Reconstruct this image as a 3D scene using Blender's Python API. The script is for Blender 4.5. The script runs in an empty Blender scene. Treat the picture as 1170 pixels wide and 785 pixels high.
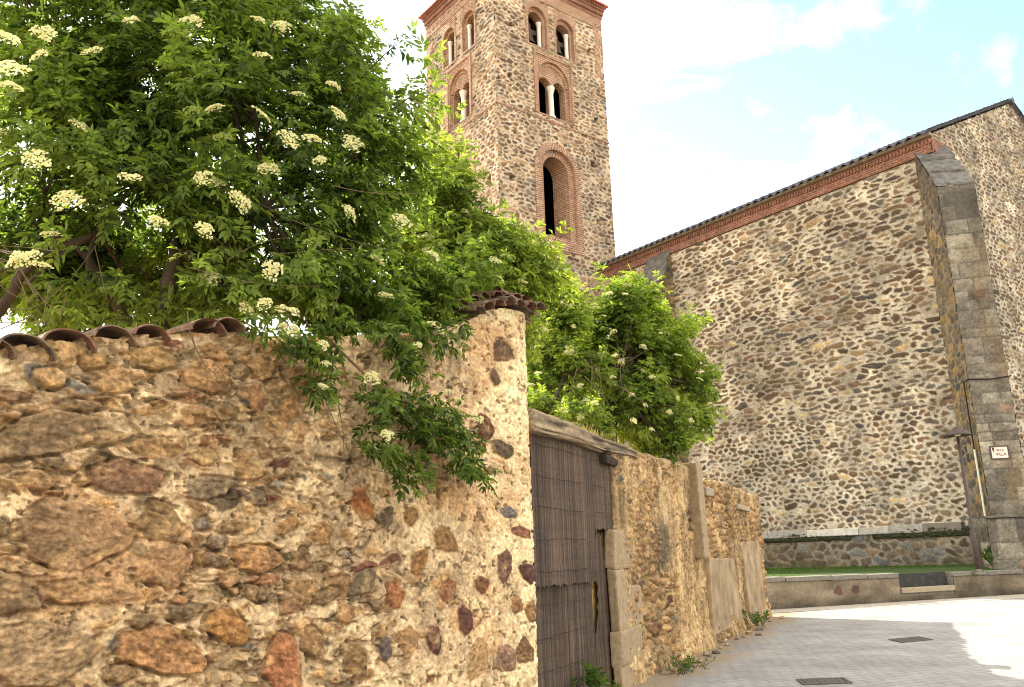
import bpy, bmesh, math, random
import numpy as np
from mathutils import Vector, Matrix
from mathutils.geometry import tessellate_polygon

# ------------------------------------------------------------------ camera, sky, sun, exposure
SC = bpy.context.scene
COL = SC.collection
CAM_F, PITCH, ROLL = 970.0, math.radians(14.18), math.radians(1.73)
_F = np.array([0, math.cos(PITCH), math.sin(PITCH)])
_R0 = np.array([1.0, 0, 0]); _U0 = np.array([0, -math.sin(PITCH), math.cos(PITCH)])
_R = _R0*math.cos(ROLL) - _U0*math.sin(ROLL)
_U = _U0*math.cos(ROLL) + _R0*math.sin(ROLL)
EYE = np.array([0, 0, 1.6])
cam = bpy.data.cameras.new('camera'); cam_o = bpy.data.objects.new('camera', cam); COL.objects.link(cam_o)
cam.sensor_width = 36; cam.lens = CAM_F/1170*36; cam.clip_start = .05; cam.clip_end = 3000
m = Matrix.Identity(4)
for i in range(3):
    m[i][0] = _R[i]; m[i][1] = _U[i]; m[i][2] = -_F[i]; m[i][3] = EYE[i]
cam_o.matrix_world = m
SC.camera = cam_o

SUN_AZ, SUN_EL = -42.5, 34.0
SKY_STRENGTH, SUN_STRENGTH, EXPOSURE = 0.15, 4.5, 1.76
SC.view_settings.view_transform = 'Standard'; SC.view_settings.look = 'None'
SC.view_settings.gamma = 1; SC.view_settings.use_curve_mapping = False
SC.view_settings.exposure = EXPOSURE
SC.view_settings.use_white_balance = False
SC.cycles.max_bounces = 8; SC.cycles.diffuse_bounces = 5; SC.cycles.transparent_max_bounces = 6
SC.cycles.use_denoising = True; SC.cycles.filter_width = 1.0

def build_world():
    w = bpy.data.worlds.new('World'); SC.world = w; w.use_nodes = True
    nt = w.node_tree; N = nt.nodes; L = nt.links; N.clear()
    out = N.new('ShaderNodeOutputWorld'); bg = N.new('ShaderNodeBackground'); bg.inputs[1].default_value = SKY_STRENGTH
    sky = N.new('ShaderNodeTexSky'); sky.sky_type = 'NISHITA'; sky.sun_disc = False
    sky.sun_elevation = math.radians(SUN_EL); sky.sun_rotation = math.radians(SUN_AZ)
    sky.air_density = 1.0; sky.dust_density = .4; sky.ozone_density = 1.0
    tc = N.new('ShaderNodeTexCoord')
    mp = N.new('ShaderNodeMapping'); mp.inputs['Scale'].default_value = (1, 1, 1.7); mp.inputs['Location'].default_value = CLOUD_LOC
    n1 = N.new('ShaderNodeTexNoise'); n1.inputs['Scale'].default_value = 3.0; n1.inputs['Detail'].default_value = 9; n1.inputs['Roughness'].default_value = .58
    n1.inputs['Distortion'].default_value = .35
    L.new(tc.outputs['Generated'], mp.inputs[0]); L.new(mp.outputs[0], n1.inputs['Vector'])
    # cloud over most of the sky, open blue in one part of it
    vm = N.new('ShaderNodeVectorMath'); vm.operation = 'DOT_PRODUCT'
    a, e = math.radians(25), math.radians(27)
    vm.inputs[1].default_value = (math.sin(a)*math.cos(e), math.cos(a)*math.cos(e), math.sin(e))
    nm = N.new('ShaderNodeVectorMath'); nm.operation = 'NORMALIZE'
    L.new(tc.outputs['Generated'], nm.inputs[0]); L.new(nm.outputs[0], vm.inputs[0])
    ma = N.new('ShaderNodeMath'); ma.operation = 'MULTIPLY_ADD'; ma.inputs[1].default_value = -.36
    pw = N.new('ShaderNodeMath'); pw.operation = 'POWER'; pw.inputs[1].default_value = 9; pw.use_clamp = True
    L.new(vm.outputs['Value'], pw.inputs[0]); L.new(pw.outputs[0], ma.inputs[0]); L.new(n1.outputs['Fac'], ma.inputs[2])
    rp = N.new('ShaderNodeValToRGB'); rp.color_ramp.elements[0].position = CLOUD_T[0]; rp.color_ramp.elements[1].position = CLOUD_T[1]
    L.new(ma.outputs[0], rp.inputs[0])
    mx = N.new('ShaderNodeMixRGB'); mx.inputs[2].default_value = CLOUD_COL
    L.new(rp.outputs[0], mx.inputs[0]); L.new(sky.outputs[0], mx.inputs[1])
    L.new(mx.outputs[0], bg.inputs[0]); L.new(bg.outputs[0], out.inputs[0])
CLOUD_LOC = (.3, 1.7, .2); CLOUD_T = (.23, .42); CLOUD_COL = (5.25, 5.2, 5.1, 1)
build_world()

sd = bpy.data.lights.new('sun', 'SUN'); sd.energy = SUN_STRENGTH; sd.angle = math.radians(.53); sd.color = (1, .94, .84)
so = bpy.data.objects.new('sun', sd); COL.objects.link(so)
_a, _e = math.radians(SUN_AZ), math.radians(SUN_EL)
_sd = Vector((math.sin(_a)*math.cos(_e), math.cos(_a)*math.cos(_e), math.sin(_e)))
so.rotation_euler = _sd.to_track_quat('Z', 'Y').to_euler(); so.location = (-20, 20, 30)

# ------------------------------------------------------------------ small helpers
def ray(x, y):
    d = _F + (x-585.0)/CAM_F*_R - (y-392.5)/CAM_F*_U
    return d
def at(x, y, Y):                       # world point seen at photo pixel x, y at depth Y
    d = ray(x, y); return EYE + d*(Y/d[1])
def adir(az):                          # unit vector at azimuth (degrees from +Y towards +X)
    a = math.radians(az); return np.array([math.sin(a), math.cos(a), 0.0])
def lin(c, k=1.0):
    c = np.asarray(c, float)/255.0
    return np.where(c <= .04045, c/12.92, ((c+.055)/1.055)**2.4)*k
def props(o, label=None, cat=None, group=None, kind=None):
    if label: o['label'] = label
    if cat: o['category'] = cat
    if group: o['group'] = group
    if kind: o['kind'] = kind
    return o
def empty(name, loc=(0, 0, 0), rz=0):
    o = bpy.data.objects.new(name, None); COL.objects.link(o); o.location = Vector([float(q) for q in loc]); o.rotation_euler = (0, 0, rz)
    o.empty_display_size = .1
    return o
def link(name, me, mat=None, parent=None):
    o = bpy.data.objects.new(name, me); COL.objects.link(o)
    if mat is not None:
        me.materials.clear(); me.materials.append(mat)
    if parent is not None:
        o.parent = parent
        o.matrix_parent_inverse = Matrix.Translation(-parent.location) if parent.type == 'EMPTY' and tuple(parent.rotation_euler) == (0, 0, 0) else parent.matrix_basis.inverted()
    return o

class MB:
    """collects shapes (world coordinates) and builds ONE mesh object"""
    def __init__(s): s.v = []; s.f = []; s.uv = []; s.n = 0
    def add(s, v, f, uv=None):
        for face in f:
            s.f.append([i+s.n for i in face])
            s.uv.extend([(uv[i] if uv is not None else (0, 0)) for i in face])
        s.v.extend([tuple(map(float, p)) for p in v]); s.n += len(v)
    def quad(s, a, b, c, d, uv=None): s.add([a, b, c, d], [(0, 1, 2, 3)], uv)
    def box(s, o, ax, ay, az):         # corner o and three edge vectors; uv in metres
        o, ax, ay, az = [np.asarray(q, float) for q in (o, ax, ay, az)]
        if np.dot(np.cross(ax, ay), az) < 0: o = o+az; az = -az
        lx, ly, lz = [np.linalg.norm(q) for q in (ax, ay, az)]
        def F(p, e1, e2, l1, l2):
            if abs(e1[2]) > abs(e2[2]): s.add([p, p+e1, p+e1+e2, p+e2], [(0, 1, 2, 3)], [(0, 0), (0, l1), (l2, l1), (l2, 0)])
            else: s.add([p, p+e1, p+e1+e2, p+e2], [(0, 1, 2, 3)], [(0, 0), (l1, 0), (l1, l2), (0, l2)])
        F(o, ay, ax, ly, lx); F(o+az, ax, ay, lx, ly)
        F(o, ax, az, lx, lz); F(o+ay, az, ax, lz, lx)
        F(o, az, ay, lz, ly); F(o+ax, ay, az, ly, lz)
    def tube(s, pts, rad, n=7, cap=True):
        pts = np.asarray(pts, float); rad = np.broadcast_to(np.asarray(rad, float), (len(pts),))
        t = np.gradient(pts, axis=0); t /= np.linalg.norm(t, axis=1)[:, None]+1e-9
        up = np.array([0, 0, 1.0]) if abs(t[0][2]) < .9 else np.array([1.0, 0, 0])
        V = []; uv = []
        for i, p in enumerate(pts):
            a = np.cross(t[i], up); a /= np.linalg.norm(a)+1e-9; b = np.cross(a, t[i]); up = b
            for k in range(n):
                q = 2*math.pi*k/n; V.append(p+rad[i]*(a*math.cos(q)+b*math.sin(q))); uv.append((k/n, i*.1))
        Fc = [(i*n+k, i*n+(k+1) % n, (i+1)*n+(k+1) % n, (i+1)*n+k) for i in range(len(pts)-1) for k in range(n)]
        if cap: Fc += [tuple(range(n-1, -1, -1)), tuple(range((len(pts)-1)*n, len(pts)*n))]
        s.add(V, Fc, uv)
    def lathe(s, c, prof, n=20, axis=None):   # prof: (r, z) list about vertical through c
        V = []
        for r, z in prof:
            for k in range(n):
                q = 2*math.pi*k/n; V.append((c[0]+r*math.cos(q), c[1]+r*math.sin(q), c[2]+z))
        Fc = [(i*n+k, i*n+(k+1) % n, (i+1)*n+(k+1) % n, (i+1)*n+k) for i in range(len(prof)-1) for k in range(n)]
        s.add(V, Fc)
    def build(s, name, mat, parent=None, smooth=False):
        me = bpy.data.meshes.new(name); me.from_pydata(s.v, [], s.f)
        uvl = me.uv_layers.new(name='UVMap'); uvl.data.foreach_set('uv', np.asarray(s.uv, 'f').ravel())
        if smooth: me.shade_smooth()
        me.update()
        return link(name, me, mat, parent)

# ------------------------------------------------------------------ numpy noise and rubble masonry
def hsh(i, j, seed=0):
    x = (i.astype(np.int64)*374761393 + j.astype(np.int64)*668265263 + seed*1274126177) & 0xFFFFFFFF
    x = ((x ^ (x >> 13))*1274126177) & 0xFFFFFFFF
    x = ((x ^ (x >> 16))*2246822519) & 0xFFFFFFFF
    x = x ^ (x >> 15)
    return (x & 0xFFFFFF)/float(0x1000000)
def vnoise(x, y, seed=0):
    i = np.floor(x); j = np.floor(y); fx = x-i; fy = y-j
    fx = fx*fx*fx*(fx*(fx*6-15)+10); fy = fy*fy*fy*(fy*(fy*6-15)+10)
    i = i.astype(np.int64); j = j.astype(np.int64)
    a = hsh(i, j, seed); b = hsh(i+1, j, seed); c = hsh(i, j+1, seed); d = hsh(i+1, j+1, seed)
    return (a+(b-a)*fx)*(1-fy)+(c+(d-c)*fx)*fy
def fbm(x, y, seed=0, o=4, g=.5):
    s = 0; a = 1; t = 0
    for k in range(o):
        s = s+a*vnoise(x*2**k+17.3*k, y*2**k-9.1*k, seed+k*7); t += a; a *= g
    return s/t-.5
def sst(a, b, x):
    t = np.clip((x-a)/(b-a), 0, 1); return t*t*(3-2*t)
def rubble(u, v, cw, ch, seed, jit=.85, merge=.3, warp=.35):
    """random-rubble layout: edge distance (m) and three random numbers per stone"""
    wu = u+warp*cw*2*fbm(u/cw*.8, v/ch*.8, seed+1, 3); wv = v+warp*ch*2*fbm(u/cw*.8+50, v/ch*.8, seed+2, 3)
    gx = wu/cw; gy = wv/ch; j0 = np.floor(gy).astype(np.int64)
    sh = u.shape; D1 = np.full(sh, 1e9); D2 = np.full(sh, 1e9); ID = np.zeros(sh, np.int64)
    for dj in (-2, -1, 0, 1, 2):
        j = j0+dj; off = .5*(j & 1); i0 = np.floor(gx-off).astype(np.int64)
        for di in (-2, -1, 0, 1, 2):
            i = i0+di
            sx = i+.5+off+jit*(hsh(i, j, seed+11)-.5); sy = j+.5+jit*.8*(hsh(i, j, seed+12)-.5)
            d = np.hypot(gx-sx, gy-sy)
            k = i >> 1
            mg = hsh(k, j, seed+13) < merge
            idx = np.where(mg, k*2+1000000, i)
            gid = (idx*73856093) ^ (j*19349663)
            better = d < D1; same = gid == ID
            D2 = np.where(better & ~same, D1, np.where(~better & ~same & (d < D2), d, D2))
            D1 = np.where(better, d, D1); ID = np.where(better, gid, ID)
    e = (D2-D1)*.5*min(cw, ch)
    z = ID*0
    return e, hsh(ID, z, seed+21), hsh(ID, z, seed+22), hsh(ID, z, seed+23)
def ashlar(u, v, cw, ch, seed):
    """coursed squared blocks: edge distance (m) and three random numbers per block"""
    u = u+.02*fbm(u*3, v*3, seed+9, 3); v = v+.02*fbm(u*3+7, v*3, seed+8, 3)
    vb = np.cumsum(np.concatenate([[-.3], ch*(.6+.8*np.random.default_rng(seed).random(200))])); j = np.clip(np.searchsorted(vb, v)-1, 0, 199)
    ev = np.minimum(v-vb[j], vb[j+1]-v)
    w = cw*(.65+.7*hsh(j, j*0, seed+1)); x = u/w+hsh(j, j*0, seed+2)*7; i = np.floor(x).astype(np.int64); sp = .35*(hsh(i, j, seed+3)-.5); sn = .35*(hsh(i+1, j, seed+3)-.5)
    fx = x-i; left = fx < sp; right = fx > 1+sn; ii = np.where(left, i-1, np.where(right, i+1, i))
    eu = np.minimum(np.abs(fx-sp), np.abs(1+sn-fx))*w
    return np.minimum(ev, eu), hsh(ii, j, seed+4), hsh(ii, j, seed+5), hsh(ii, j, seed+6)
def pick(r, pal):
    """choose a colour per stone out of [(weight, rgb 0-255)]"""
    w = np.cumsum([p[0] for p in pal]); w = w/w[-1]
    c = np.array([lin(p[1]) for p in pal]); return c[np.clip(np.searchsorted(w, r), 0, len(pal)-1)]

def grid_object(name, P, col, mat, parent=None, keep=None, uv=None):
    """P: (nv, nu, 3) points, col: (nv, nu, 3) linear colours"""
    nv, nu = P.shape[:2]
    idx = np.arange(nv*nu).reshape(nv, nu)
    q = np.stack([idx[:-1, :-1], idx[:-1, 1:], idx[1:, 1:], idx[1:, :-1]], -1).reshape(-1, 4)
    if keep is not None: q = q[keep.reshape(-1)]
    used = np.zeros(nv*nu, bool); used[q.ravel()] = True
    remap = np.cumsum(used)-1
    V = P.reshape(-1, 3)[used]; Cc = col.reshape(-1, 3)[used]; q = remap[q]
    me = bpy.data.meshes.new(name)
    me.vertices.add(len(V)); me.vertices.foreach_set('co', V.astype('f').ravel())
    me.loops.add(len(q)*4); me.loops.foreach_set('vertex_index', q.astype('i').ravel())
    me.polygons.add(len(q)); me.polygons.foreach_set('loop_start', np.arange(0, len(q)*4, 4, dtype='i'))
    me.polygons.foreach_set('loop_total', np.full(len(q), 4, 'i'))
    me.update(calc_edges=True)
    at_ = me.color_attributes.new('Col', 'FLOAT_COLOR', 'POINT')
    at_.data.foreach_set('color', np.concatenate([Cc, np.ones((len(Cc), 1))], 1).astype('f').ravel())
    me.shade_smooth(); me.validate(); me.update()
    return link(name, me, mat, parent)

# ------------------------------------------------------------------ materials
def mat_new(name):
    mt = bpy.data.materials.new(name); mt.use_nodes = True
    nt = mt.node_tree; b = nt.nodes['Principled BSDF']; b.inputs['Roughness'].default_value = .9
    b.inputs['Specular IOR Level'].default_value = .25
    return mt, nt, nt.nodes, nt.links, b
def stone_mat(name, fine=60.0, amp=.45, bump=.25, dist=.01, mid=9.0, rough=.92):
    """masonry: colour per stone from the mesh, mottling and grain from noise"""
    mt, nt, N, L, b = mat_new(name); b.inputs['Roughness'].default_value = rough
    at_ = N.new('ShaderNodeAttribute'); at_.attribute_name = 'Col'
    tc = N.new('ShaderNodeTexCoord')
    n1 = N.new('ShaderNodeTexNoise'); n1.inputs['Scale'].default_value = fine; n1.inputs['Detail'].default_value = 5; n1.inputs['Roughness'].default_value = .65
    n2 = N.new('ShaderNodeTexNoise'); n2.inputs['Scale'].default_value = mid; n2.inputs['Detail'].default_value = 4
    for n in (n1, n2): L.new(tc.outputs['Object'], n.inputs['Vector'])
    a = N.new('ShaderNodeMath'); a.operation = 'ADD'; L.new(n1.outputs['Fac'], a.inputs[0]); L.new(n2.outputs['Fac'], a.inputs[1])
    mr = N.new('ShaderNodeMapRange'); mr.inputs[1].default_value = .6; mr.inputs[2].default_value = 1.4
    mr.inputs[3].default_value = 1-amp; mr.inputs[4].default_value = 1+amp
    L.new(a.outputs[0], mr.inputs[0])
    mx = N.new('ShaderNodeVectorMath'); mx.operation = 'SCALE'; L.new(at_.outputs['Color'], mx.inputs[0]); L.new(mr.outputs[0], mx.inputs['Scale'])
    L.new(mx.outputs[0], b.inputs['Base Color'])
    bp = N.new('ShaderNodeBump'); bp.inputs['Strength'].default_value = bump; bp.inputs['Distance'].default_value = dist
    L.new(a.outputs[0], bp.inputs['Height']); L.new(bp.outputs[0], b.inputs['Normal'])
    return mt
def noise_mat(name, c1, c2, scale=8.0, rough=.85, bump=.2, dist=.01, stretch=(1, 1, 1), metal=0, detail=6, spec=.25):
    mt, nt, N, L, b = mat_new(name); b.inputs['Roughness'].default_value = rough; b.inputs['Metallic'].default_value = metal
    b.inputs['Specular IOR Level'].default_value = spec
    tc = N.new('ShaderNodeTexCoord'); mp = N.new('ShaderNodeMapping'); mp.inputs['Scale'].default_value = stretch
    n1 = N.new('ShaderNodeTexNoise'); n1.inputs['Scale'].default_value = scale; n1.inputs['Detail'].default_value = detail; n1.inputs['Roughness'].default_value = .65
    L.new(tc.outputs['Object'], mp.inputs[0]); L.new(mp.outputs[0], n1.inputs['Vector'])
    rp = N.new('ShaderNodeValToRGB'); e = rp.color_ramp.elements
    e[0].position = .32; e[1].position = .68
    e[0].color = (*lin(c1), 1); e[1].color = (*lin(c2), 1)
    L.new(n1.outputs['Fac'], rp.inputs[0]); L.new(rp.outputs[0], b.inputs['Base Color'])
    bp = N.new('ShaderNodeBump'); bp.inputs['Strength'].default_value = bump; bp.inputs['Distance'].default_value = dist
    L.new(n1.outputs['Fac'], bp.inputs['Height']); L.new(bp.outputs[0], b.inputs['Normal'])
    return mt
def brick_mat(name, c1, c2, mortar, bw=.28, rh=.085, ms=.02, bump=.5, dist=.02):
    mt, nt, N, L, b = mat_new(name)
    uv = N.new('ShaderNodeUVMap'); uv.uv_map = 'UVMap'
    br = N.new('ShaderNodeTexBrick'); br.inputs['Color1'].default_value = (*lin(c1), 1); br.inputs['Color2'].default_value = (*lin(c2), 1)
    br.inputs['Mortar'].default_value = (*lin(mortar), 1); br.inputs['Scale'].default_value = 1
    br.inputs['Brick Width'].default_value = bw; br.inputs['Row Height'].default_value = rh; br.inputs['Mortar Size'].default_value = ms
    br.inputs['Mortar Smooth'].default_value = .3; br.inputs['Bias'].default_value = 0
    L.new(uv.outputs[0], br.inputs['Vector'])
    tc = N.new('ShaderNodeTexCoord'); n1 = N.new('ShaderNodeTexNoise'); n1.inputs['Scale'].default_value = 3; n1.inputs['Detail'].default_value = 8; n1.inputs['Roughness'].default_value = .7
    L.new(tc.outputs['Object'], n1.inputs['Vector'])
    mr = N.new('ShaderNodeMapRange'); mr.inputs[1].default_value = .3; mr.inputs[2].default_value = .7; mr.inputs[3].default_value = .55; mr.inputs[4].default_value = 1.4
    L.new(n1.outputs['Fac'], mr.inputs[0])
    mx = N.new('ShaderNodeVectorMath'); mx.operation = 'SCALE'; L.new(br.outputs['Color'], mx.inputs[0]); L.new(mr.outputs[0], mx.inputs['Scale'])
    L.new(mx.outputs[0], b.inputs['Base Color'])
    bp = N.new('ShaderNodeBump'); bp.invert = True; bp.inputs['Strength'].default_value = bump; bp.inputs['Distance'].default_value = dist
    L.new(br.outputs['Fac'], bp.inputs['Height']); L.new(bp.outputs[0], b.inputs['Normal'])
    return mt
def leaf_mat(name, trans=.42, gloss=.35, mul=(2.2, 2.1, 1.0)):
    mt, nt, N, L, b = mat_new(name)
    at_ = N.new('ShaderNodeAttribute'); at_.attribute_name = 'Col'
    b.inputs['Roughness'].default_value = .55; b.inputs['Specular IOR Level'].default_value = gloss*.6
    L.new(at_.outputs['Color'], b.inputs['Base Color'])
    tr = N.new('ShaderNodeBsdfTranslucent')
    g = N.new('ShaderNodeMixRGB'); g.blend_type = 'MULTIPLY'; g.inputs[0].default_value = 1; g.inputs[2].default_value = (*mul, 1)
    L.new(at_.outputs['Color'], g.inputs[1]); L.new(g.outputs[0], tr.inputs['Color'])
    ms = N.new('ShaderNodeMixShader'); ms.inputs[0].default_value = trans
    L.new(b.outputs[0], ms.inputs[1]); L.new(tr.outputs[0], ms.inputs[2]); L.new(ms.outputs[0], N['Material Output'].inputs['Surface'])
    return mt

M = {}
M['near_stone'] = stone_mat('ochre rubble masonry', fine=130, amp=.6, bump=.8, dist=.008, mid=30)
M['church_stone'] = stone_mat('brown rubble masonry', fine=12, amp=.5, bump=.5, dist=.03, mid=1.2)
M['ashlar'] = stone_mat('weathered ashlar', fine=14, amp=.5, bump=.5, dist=.02, mid=1.6)
M['brick'] = brick_mat('old thin brick', (150, 106, 82), (122, 84, 66), (174, 150, 122), bw=.32, rh=.13, ms=.03)
M['red_brick'] = brick_mat('red brick frieze', (132, 84, 66), (106, 68, 54), (146, 116, 94), bw=.30, rh=.10, ms=.018)
M['granite'] = noise_mat('pale granite', (136, 122, 98), (166, 150, 124), scale=14, bump=.3, dist=.008)
M['grey_granite'] = noise_mat('grey granite', (96, 90, 80), (130, 122, 108), scale=12, bump=.3, dist=.01)
M['render'] = noise_mat('cement render', (116, 96, 70), (176, 152, 116), scale=2.2, bump=.4, dist=.01)
M['white_column'] = noise_mat('pale limestone column', (205, 195, 180), (228, 220, 205), scale=6, bump=.1)
M['dark_slate'] = noise_mat('dark slate slab', (38, 37, 35), (62, 60, 56), scale=6, bump=.2)
M['tile'] = noise_mat('weathered clay tile', (120, 78, 55), (176, 112, 78), scale=11, bump=.4, dist=.01)
M['church_tile'] = noise_mat('grey clay roof tile', (62, 64, 70), (98, 96, 98), scale=3, bump=.3, dist=.02)
M['red_tile'] = noise_mat('red clay roof tile', (165, 92, 70), (190, 120, 92), scale=3, bump=.3, dist=.02)
M['fascia'] = noise_mat('pale mortar fascia', (120, 110, 94), (150, 138, 118), scale=3, bump=.2)
M['rust'] = noise_mat('dull brown painted steel', (56, 45, 40), (78, 62, 54), scale=9, rough=.6, bump=.15, spec=.4)
M['lintel'] = noise_mat('weathered timber', (110, 92, 68), (190, 165, 125), scale=5, bump=.9, dist=.03, stretch=(1.2, 1.2, 14))
M['bronze'] = noise_mat('dark bronze', (46, 44, 40), (70, 66, 58), scale=6, rough=.5, bump=.1, metal=.6, spec=.5)
M['bark'] = noise_mat('elder bark', (50, 41, 31), (84, 70, 52), scale=16, bump=.8, dist=.02, stretch=(1, 1, .35))
M['twig'] = noise_mat('dry twig', (88, 74, 56), (124, 106, 82), scale=20, bump=.2)
M['leaf'] = leaf_mat('elder leaf'); M['weed'] = leaf_mat('weed leaf', .3)
M['wood'] = noise_mat('dark door board', (70, 60, 50), (98, 86, 72), scale=10, bump=.5, dist=.01, stretch=(6, 6, .5))
M['yellow_wood'] = noise_mat('ochre plank', (150, 118, 60), (182, 146, 84), scale=10, bump=.3, stretch=(6, 6, .5))
M['black'] = noise_mat('black cable rubber', (26, 25, 24), (38, 36, 34), scale=10, bump=.1)
M['conduit'] = noise_mat('pale pvc conduit', (196, 196, 166), (216, 214, 186), scale=6, rough=.5, bump=.05)
M['iron'] = noise_mat('cast iron cover', (72, 66, 60), (100, 92, 82), scale=30, rough=.7, bump=.4)
M['sign_face'] = noise_mat('glazed pale sign', (214, 190, 170), (228, 208, 190), scale=5, rough=.4, bump=.05)
M['sign_ink'] = noise_mat('dark sign lettering', (66, 52, 52), (84, 66, 64), scale=10, bump=0)
M['flower'] = leaf_mat('elder blossom', .5, .2, (1.0, 1.0, .9))

# ------------------------------------------------------------------ ground, street, terrace
GDIR = adir(24.3); GN = np.array([GDIR[1], -GDIR[0], 0.0]); G0 = np.array([1.27, 11.30, 0.0])   # gate-wall line: origin at the right jamb
def gpl(x, y, off=0.0):                 # photo pixel -> (s, z) on the gate-wall plane
    d = ray(x, y); t = GN.dot(G0+GN*off-EYE)/GN.dot(d); q = EYE+d*t
    return float((q-G0).dot(GDIR)), float(q[2])
def gp(s, z, off=0.0): return G0+GDIR*s+GN*off+np.array([0, 0, z])

def street_mat():
    mt, nt, N, L, b = mat_new('worn stone paving'); b.inputs['Roughness'].default_value = .85
    tc = N.new('ShaderNodeTexCoord'); mp = N.new('ShaderNodeMapping'); mp.inputs['Rotation'].default_value = (0, 0, math.radians(-24))
    L.new(tc.outputs['Object'], mp.inputs[0])
    nz = N.new('ShaderNodeTexNoise'); nz.inputs['Scale'].default_value = 1.3; nz.inputs['Detail'].default_value = 3
    L.new(tc.outputs['Object'], nz.inputs['Vector'])
    ad = N.new('ShaderNodeMixRGB'); ad.blend_type = 'ADD'; ad.inputs[0].default_value = .14
    L.new(mp.outputs[0], ad.inputs[1]); L.new(nz.outputs['Color'], ad.inputs[2])
    br = N.new('ShaderNodeTexBrick'); br.inputs['Scale'].default_value = 1; br.inputs['Brick Width'].default_value = .24; br.inputs['Row Height'].default_value = .17
    br.inputs['Mortar Size'].default_value = .012; br.inputs['Mortar Smooth'].default_value = .5
    br.inputs['Color1'].default_value = (*lin((150, 146, 139)), 1); br.inputs['Color2'].default_value = (*lin((144, 140, 133)), 1); br.inputs['Mortar'].default_value = (*lin((122, 117, 109)), 1)
    L.new(ad.outputs[0], br.inputs['Vector'])
    n2 = N.new('ShaderNodeTexNoise'); n2.inputs['Scale'].default_value = .9; n2.inputs['Detail'].default_value = 9; n2.inputs['Roughness'].default_value = .68
    L.new(tc.outputs['Object'], n2.inputs['Vector'])
    mr = N.new('ShaderNodeMapRange'); mr.inputs[1].default_value = .3; mr.inputs[2].default_value = .7; mr.inputs[3].default_value = .66; mr.inputs[4].default_value = 1.22
    L.new(n2.outputs['Fac'], mr.inputs[0])
    sc = N.new('ShaderNodeVectorMath'); sc.operation = 'SCALE'; L.new(br.outputs['Color'], sc.inputs[0]); L.new(mr.outputs[0], sc.inputs['Scale'])
    # sandy dirt gathered along the foot of the rubble wall
    dp = N.new('ShaderNodeVectorMath'); dp.operation = 'DOT_PRODUCT'; dp.inputs[1].default_value = tuple(GN)
    L.new(tc.outputs['Object'], dp.inputs[0])
    ds = N.new('ShaderNodeMath'); ds.operation = 'MULTIPLY_ADD'; ds.inputs[1].default_value = 1; ds.inputs[2].default_value = -float(GN.dot(G0))
    L.new(dp.outputs['Value'], ds.inputs[0])
    d2 = N.new('ShaderNodeMath'); d2.operation = 'MULTIPLY_ADD'; d2.inputs[1].default_value = -2.2; L.new(n2.outputs['Fac'], d2.inputs[0]); L.new(ds.outputs[0], d2.inputs[2])
    r2 = N.new('ShaderNodeMapRange'); r2.inputs[1].default_value = -.75; r2.inputs[2].default_value = -.25; r2.inputs[3].default_value = .85; r2.inputs[4].default_value = 0
    L.new(d2.outputs[0], r2.inputs[0])
    n3 = N.new('ShaderNodeTexNoise'); n3.inputs['Scale'].default_value = 30; n3.inputs['Detail'].default_value = 6; L.new(tc.outputs['Object'], n3.inputs['Vector'])
    dr = N.new('ShaderNodeValToRGB'); dr.color_ramp.elements[0].color = (*lin((112, 92, 68)), 1); dr.color_ramp.elements[1].color = (*lin((160, 138, 108)), 1)
    dr.color_ramp.elements[0].position = .3; dr.color_ramp.elements[1].position = .7; L.new(n3.outputs['Fac'], dr.inputs[0])
    mx = N.new('ShaderNodeMixRGB'); L.new(r2.outputs[0], mx.inputs[0]); L.new(sc.outputs[0], mx.inputs[1]); L.new(dr.outputs[0], mx.inputs[2])
    L.new(mx.outputs[0], b.inputs['Base Color'])
    bp = N.new('ShaderNodeBump'); bp.invert = True; bp.inputs['Strength'].default_value = .5; bp.inputs['Distance'].default_value = .01
    L.new(br.outputs['Fac'], bp.inputs['Height']); L.new(bp.outputs[0], b.inputs['Normal'])
    return mt
M['street'] = street_mat()
M['turf'] = noise_mat('mossy turf', (40, 56, 20), (66, 84, 32), scale=9, bump=.6)
M['earth'] = noise_mat('bare earth', (120, 100, 72), (160, 136, 100), scale=3, bump=.5)
M['gravel'] = noise_mat('pebbled strip', (120, 108, 92), (196, 186, 168), scale=22, bump=.9, dist=.03, detail=3)
def sheet(name, pts, z, mat):
    b = MB(); b.add([(p[0], p[1], z) for p in pts], [tuple(range(len(pts)))]); o = b.build(name, mat); return props(o, kind='structure')
sheet('ground', [(-900, -900), (900, -900), (900, 900), (-900, 900)], -.02, M['earth'])
ge = gp(11.95, 0)
sheet('street', [(-8, -12), (60, -12), (60, 34), (18.2, 31.2), (16.1, 28.45), (5.5, 24.02), (ge[0]-.5, ge[1]), (G0[0]-.5, G0[1]), (-.6, 8.9), (-4.6, 3.6)], 0, M['street'])
sheet('pebble_strip', [(5.6, 24.08), (16.2, 28.50), (18.0, 30.2), (19.2, 29.0), (16.9, 27.15), (11, 24.9), (6.1, 23.15)], .006, M['gravel'])

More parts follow.
